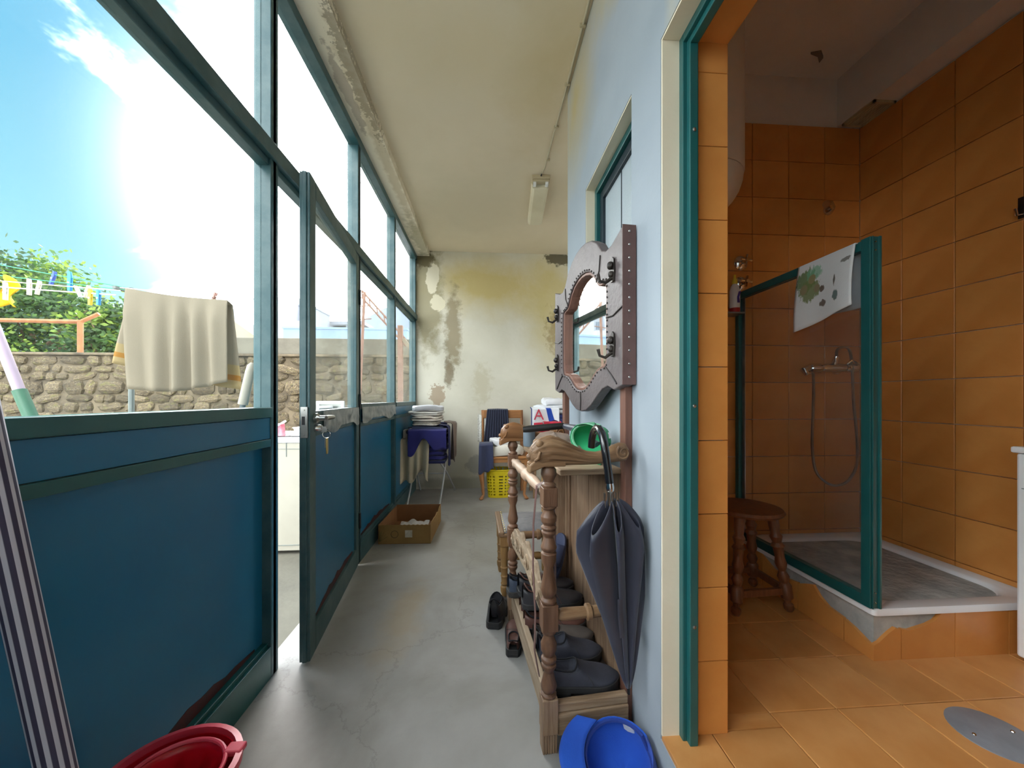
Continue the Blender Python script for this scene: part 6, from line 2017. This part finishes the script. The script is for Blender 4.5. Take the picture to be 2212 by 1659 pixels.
jk = drape(MB(), (0.36, 2.12, 0.885), (0.1, 1, 0), 0.16, 0.30, (-1, -0.1, 0), 1.6, 0.014, 0.6, taper=0.3, curl=0.06).build('dark_scarf', cloth('plum', (52, 46, 66)), smooth=True, solid=0.006)
tag(jk, 'dark plum scarf hanging behind the nearest turned post of the stand', 'scarf')

# ================================================================== FOREGROUND
# striped pole leaning on the partition
mt, t = newmat('striped_pole')
uvn = t.n('ShaderNodeUVMap')
sp = t.n('ShaderNodeSeparateXYZ', {0: uvn.outputs[0]})
w = t.math('FRACT', t.math('MULTIPLY', sp.outputs[0], 12.0))
c = t.mix(t.ramp(w, [(0.42, 0.0), (0.5, 1.0)]), lin((204, 202, 214)), lin((62, 58, 84)))
MATS['stripe'] = finish(mt, t, c, 0.6)
p0, p1 = Vector((-0.7227, 0.756, 0.0)), Vector((-0.847, 0.639, 1.35))
pa, pb = frame_of(p1 - p0)
spo = thing('striped_pole', 'white and navy striped pole leaning on the green panel at left', 'pole', p0)
MB().grid(lambda u, v: p0.lerp(p1, 0.012 + 0.976 * v) + pa * (0.024 * cos(2 * pi * u)) + pb * (0.024 * sin(2 * pi * u)), 36, 10).build('striped_shaft', MATS['stripe'], spo, smooth=True)
MB().lathe([(0, 0.022), (0.01, 0.025), (0.012, 0.02)], p0, p1, 14).build('foot_cap', MATS['black_plastic'], spo, smooth=True)
MB().lathe([(0, 0.022), (0.6, 0.02), (1, 0.01)], p0.lerp(p1, 0.987), p1, 14).build('end_cap', MATS['black_plastic'], spo, smooth=True)

# red mop bucket with wringer cone
RP = M('red_bucket_plastic', (206, 22, 44), (190, 14, 36), 4, 0.28, coat=0.2)
RPL = M('pink_red_rim_plastic', (226, 84, 104), (214, 64, 86), 4, 0.35)
rb = thing('mop_bucket', 'red plastic mop bucket with wringer basket in the bottom left corner', 'bucket', (-0.715, 0.885, 0))
bc = Vector((-0.715, 0.885, 0))


def oval(cx, cy, rx, ry, z, n=40):
    return [(cx + rx * cos(2 * pi * k / n), cy + ry * sin(2 * pi * k / n), z) for k in range(n)]


secs = [oval(bc.x, bc.y, 0.10, 0.095, 0.002), oval(bc.x, bc.y, 0.105, 0.10, 0.02), oval(bc.x, bc.y, 0.132, 0.122, 0.262), oval(bc.x, bc.y, 0.126, 0.116, 0.262), oval(bc.x, bc.y, 0.10, 0.094, 0.02), oval(bc.x, bc.y, 0.04, 0.04, 0.018)]
MB().loft(secs).build('body', RP, rb, smooth=True, angle=50)
MB().loft([oval(bc.x, bc.y, 0.131, 0.121, 0.255), oval(bc.x, bc.y, 0.141, 0.131, 0.258), oval(bc.x, bc.y, 0.141, 0.131, 0.276), oval(bc.x, bc.y, 0.128, 0.118, 0.278), oval(bc.x, bc.y, 0.128, 0.118, 0.262)], caps=False).build('rim', RPL, rb, smooth=True, angle=50)
wx, wy = bc.x + 0.012, bc.y - 0.006
wr_ = MB()
nW = 40
zr = [(0.098, 0.272), (0.094, 0.255), (0.082, 0.215), (0.078, 0.20), (0.066, 0.17), (0.05, 0.15), (0.0, 0.145)]
rings = [oval(wx, wy, r, r * 0.93, z, nW) for r, z in zr]
vs = [p for r in rings for p in r]
fs = []
for i in range(len(rings) - 1):
    for j in range(nW):
        if i in (2, 4) and j % 4 in (0, 1):
            continue
        j2 = (j + 1) % nW
        fs.append((i * nW + j, i * nW + j2, (i + 1) * nW + j2, (i + 1) * nW + j))
wr_.add(vs, fs)
wr_.build('wringer_basket', RP, rb, smooth=True, solid=0.003)
MB().tube(oval(wx, wy, 0.099, 0.092, 0.274), 0.005, 8, closed=True).build('wringer_rim', RPL, rb, smooth=True)
MB().tube([(bc.x + 0.135, bc.y - 0.02, 0.262), (bc.x + 0.15, bc.y - 0.03, 0.25), (bc.x + 0.145, bc.y - 0.035, 0.235)], [0.012, 0.01, 0.008], 8).build('handle_lug', RPL, rb, smooth=True)
MB().box(bc.x + 0.09, bc.x + 0.13, bc.y + 0.04, bc.y + 0.07, 0.266, 0.28).build('spout_tab', RPL, rb, bevel=0.004)
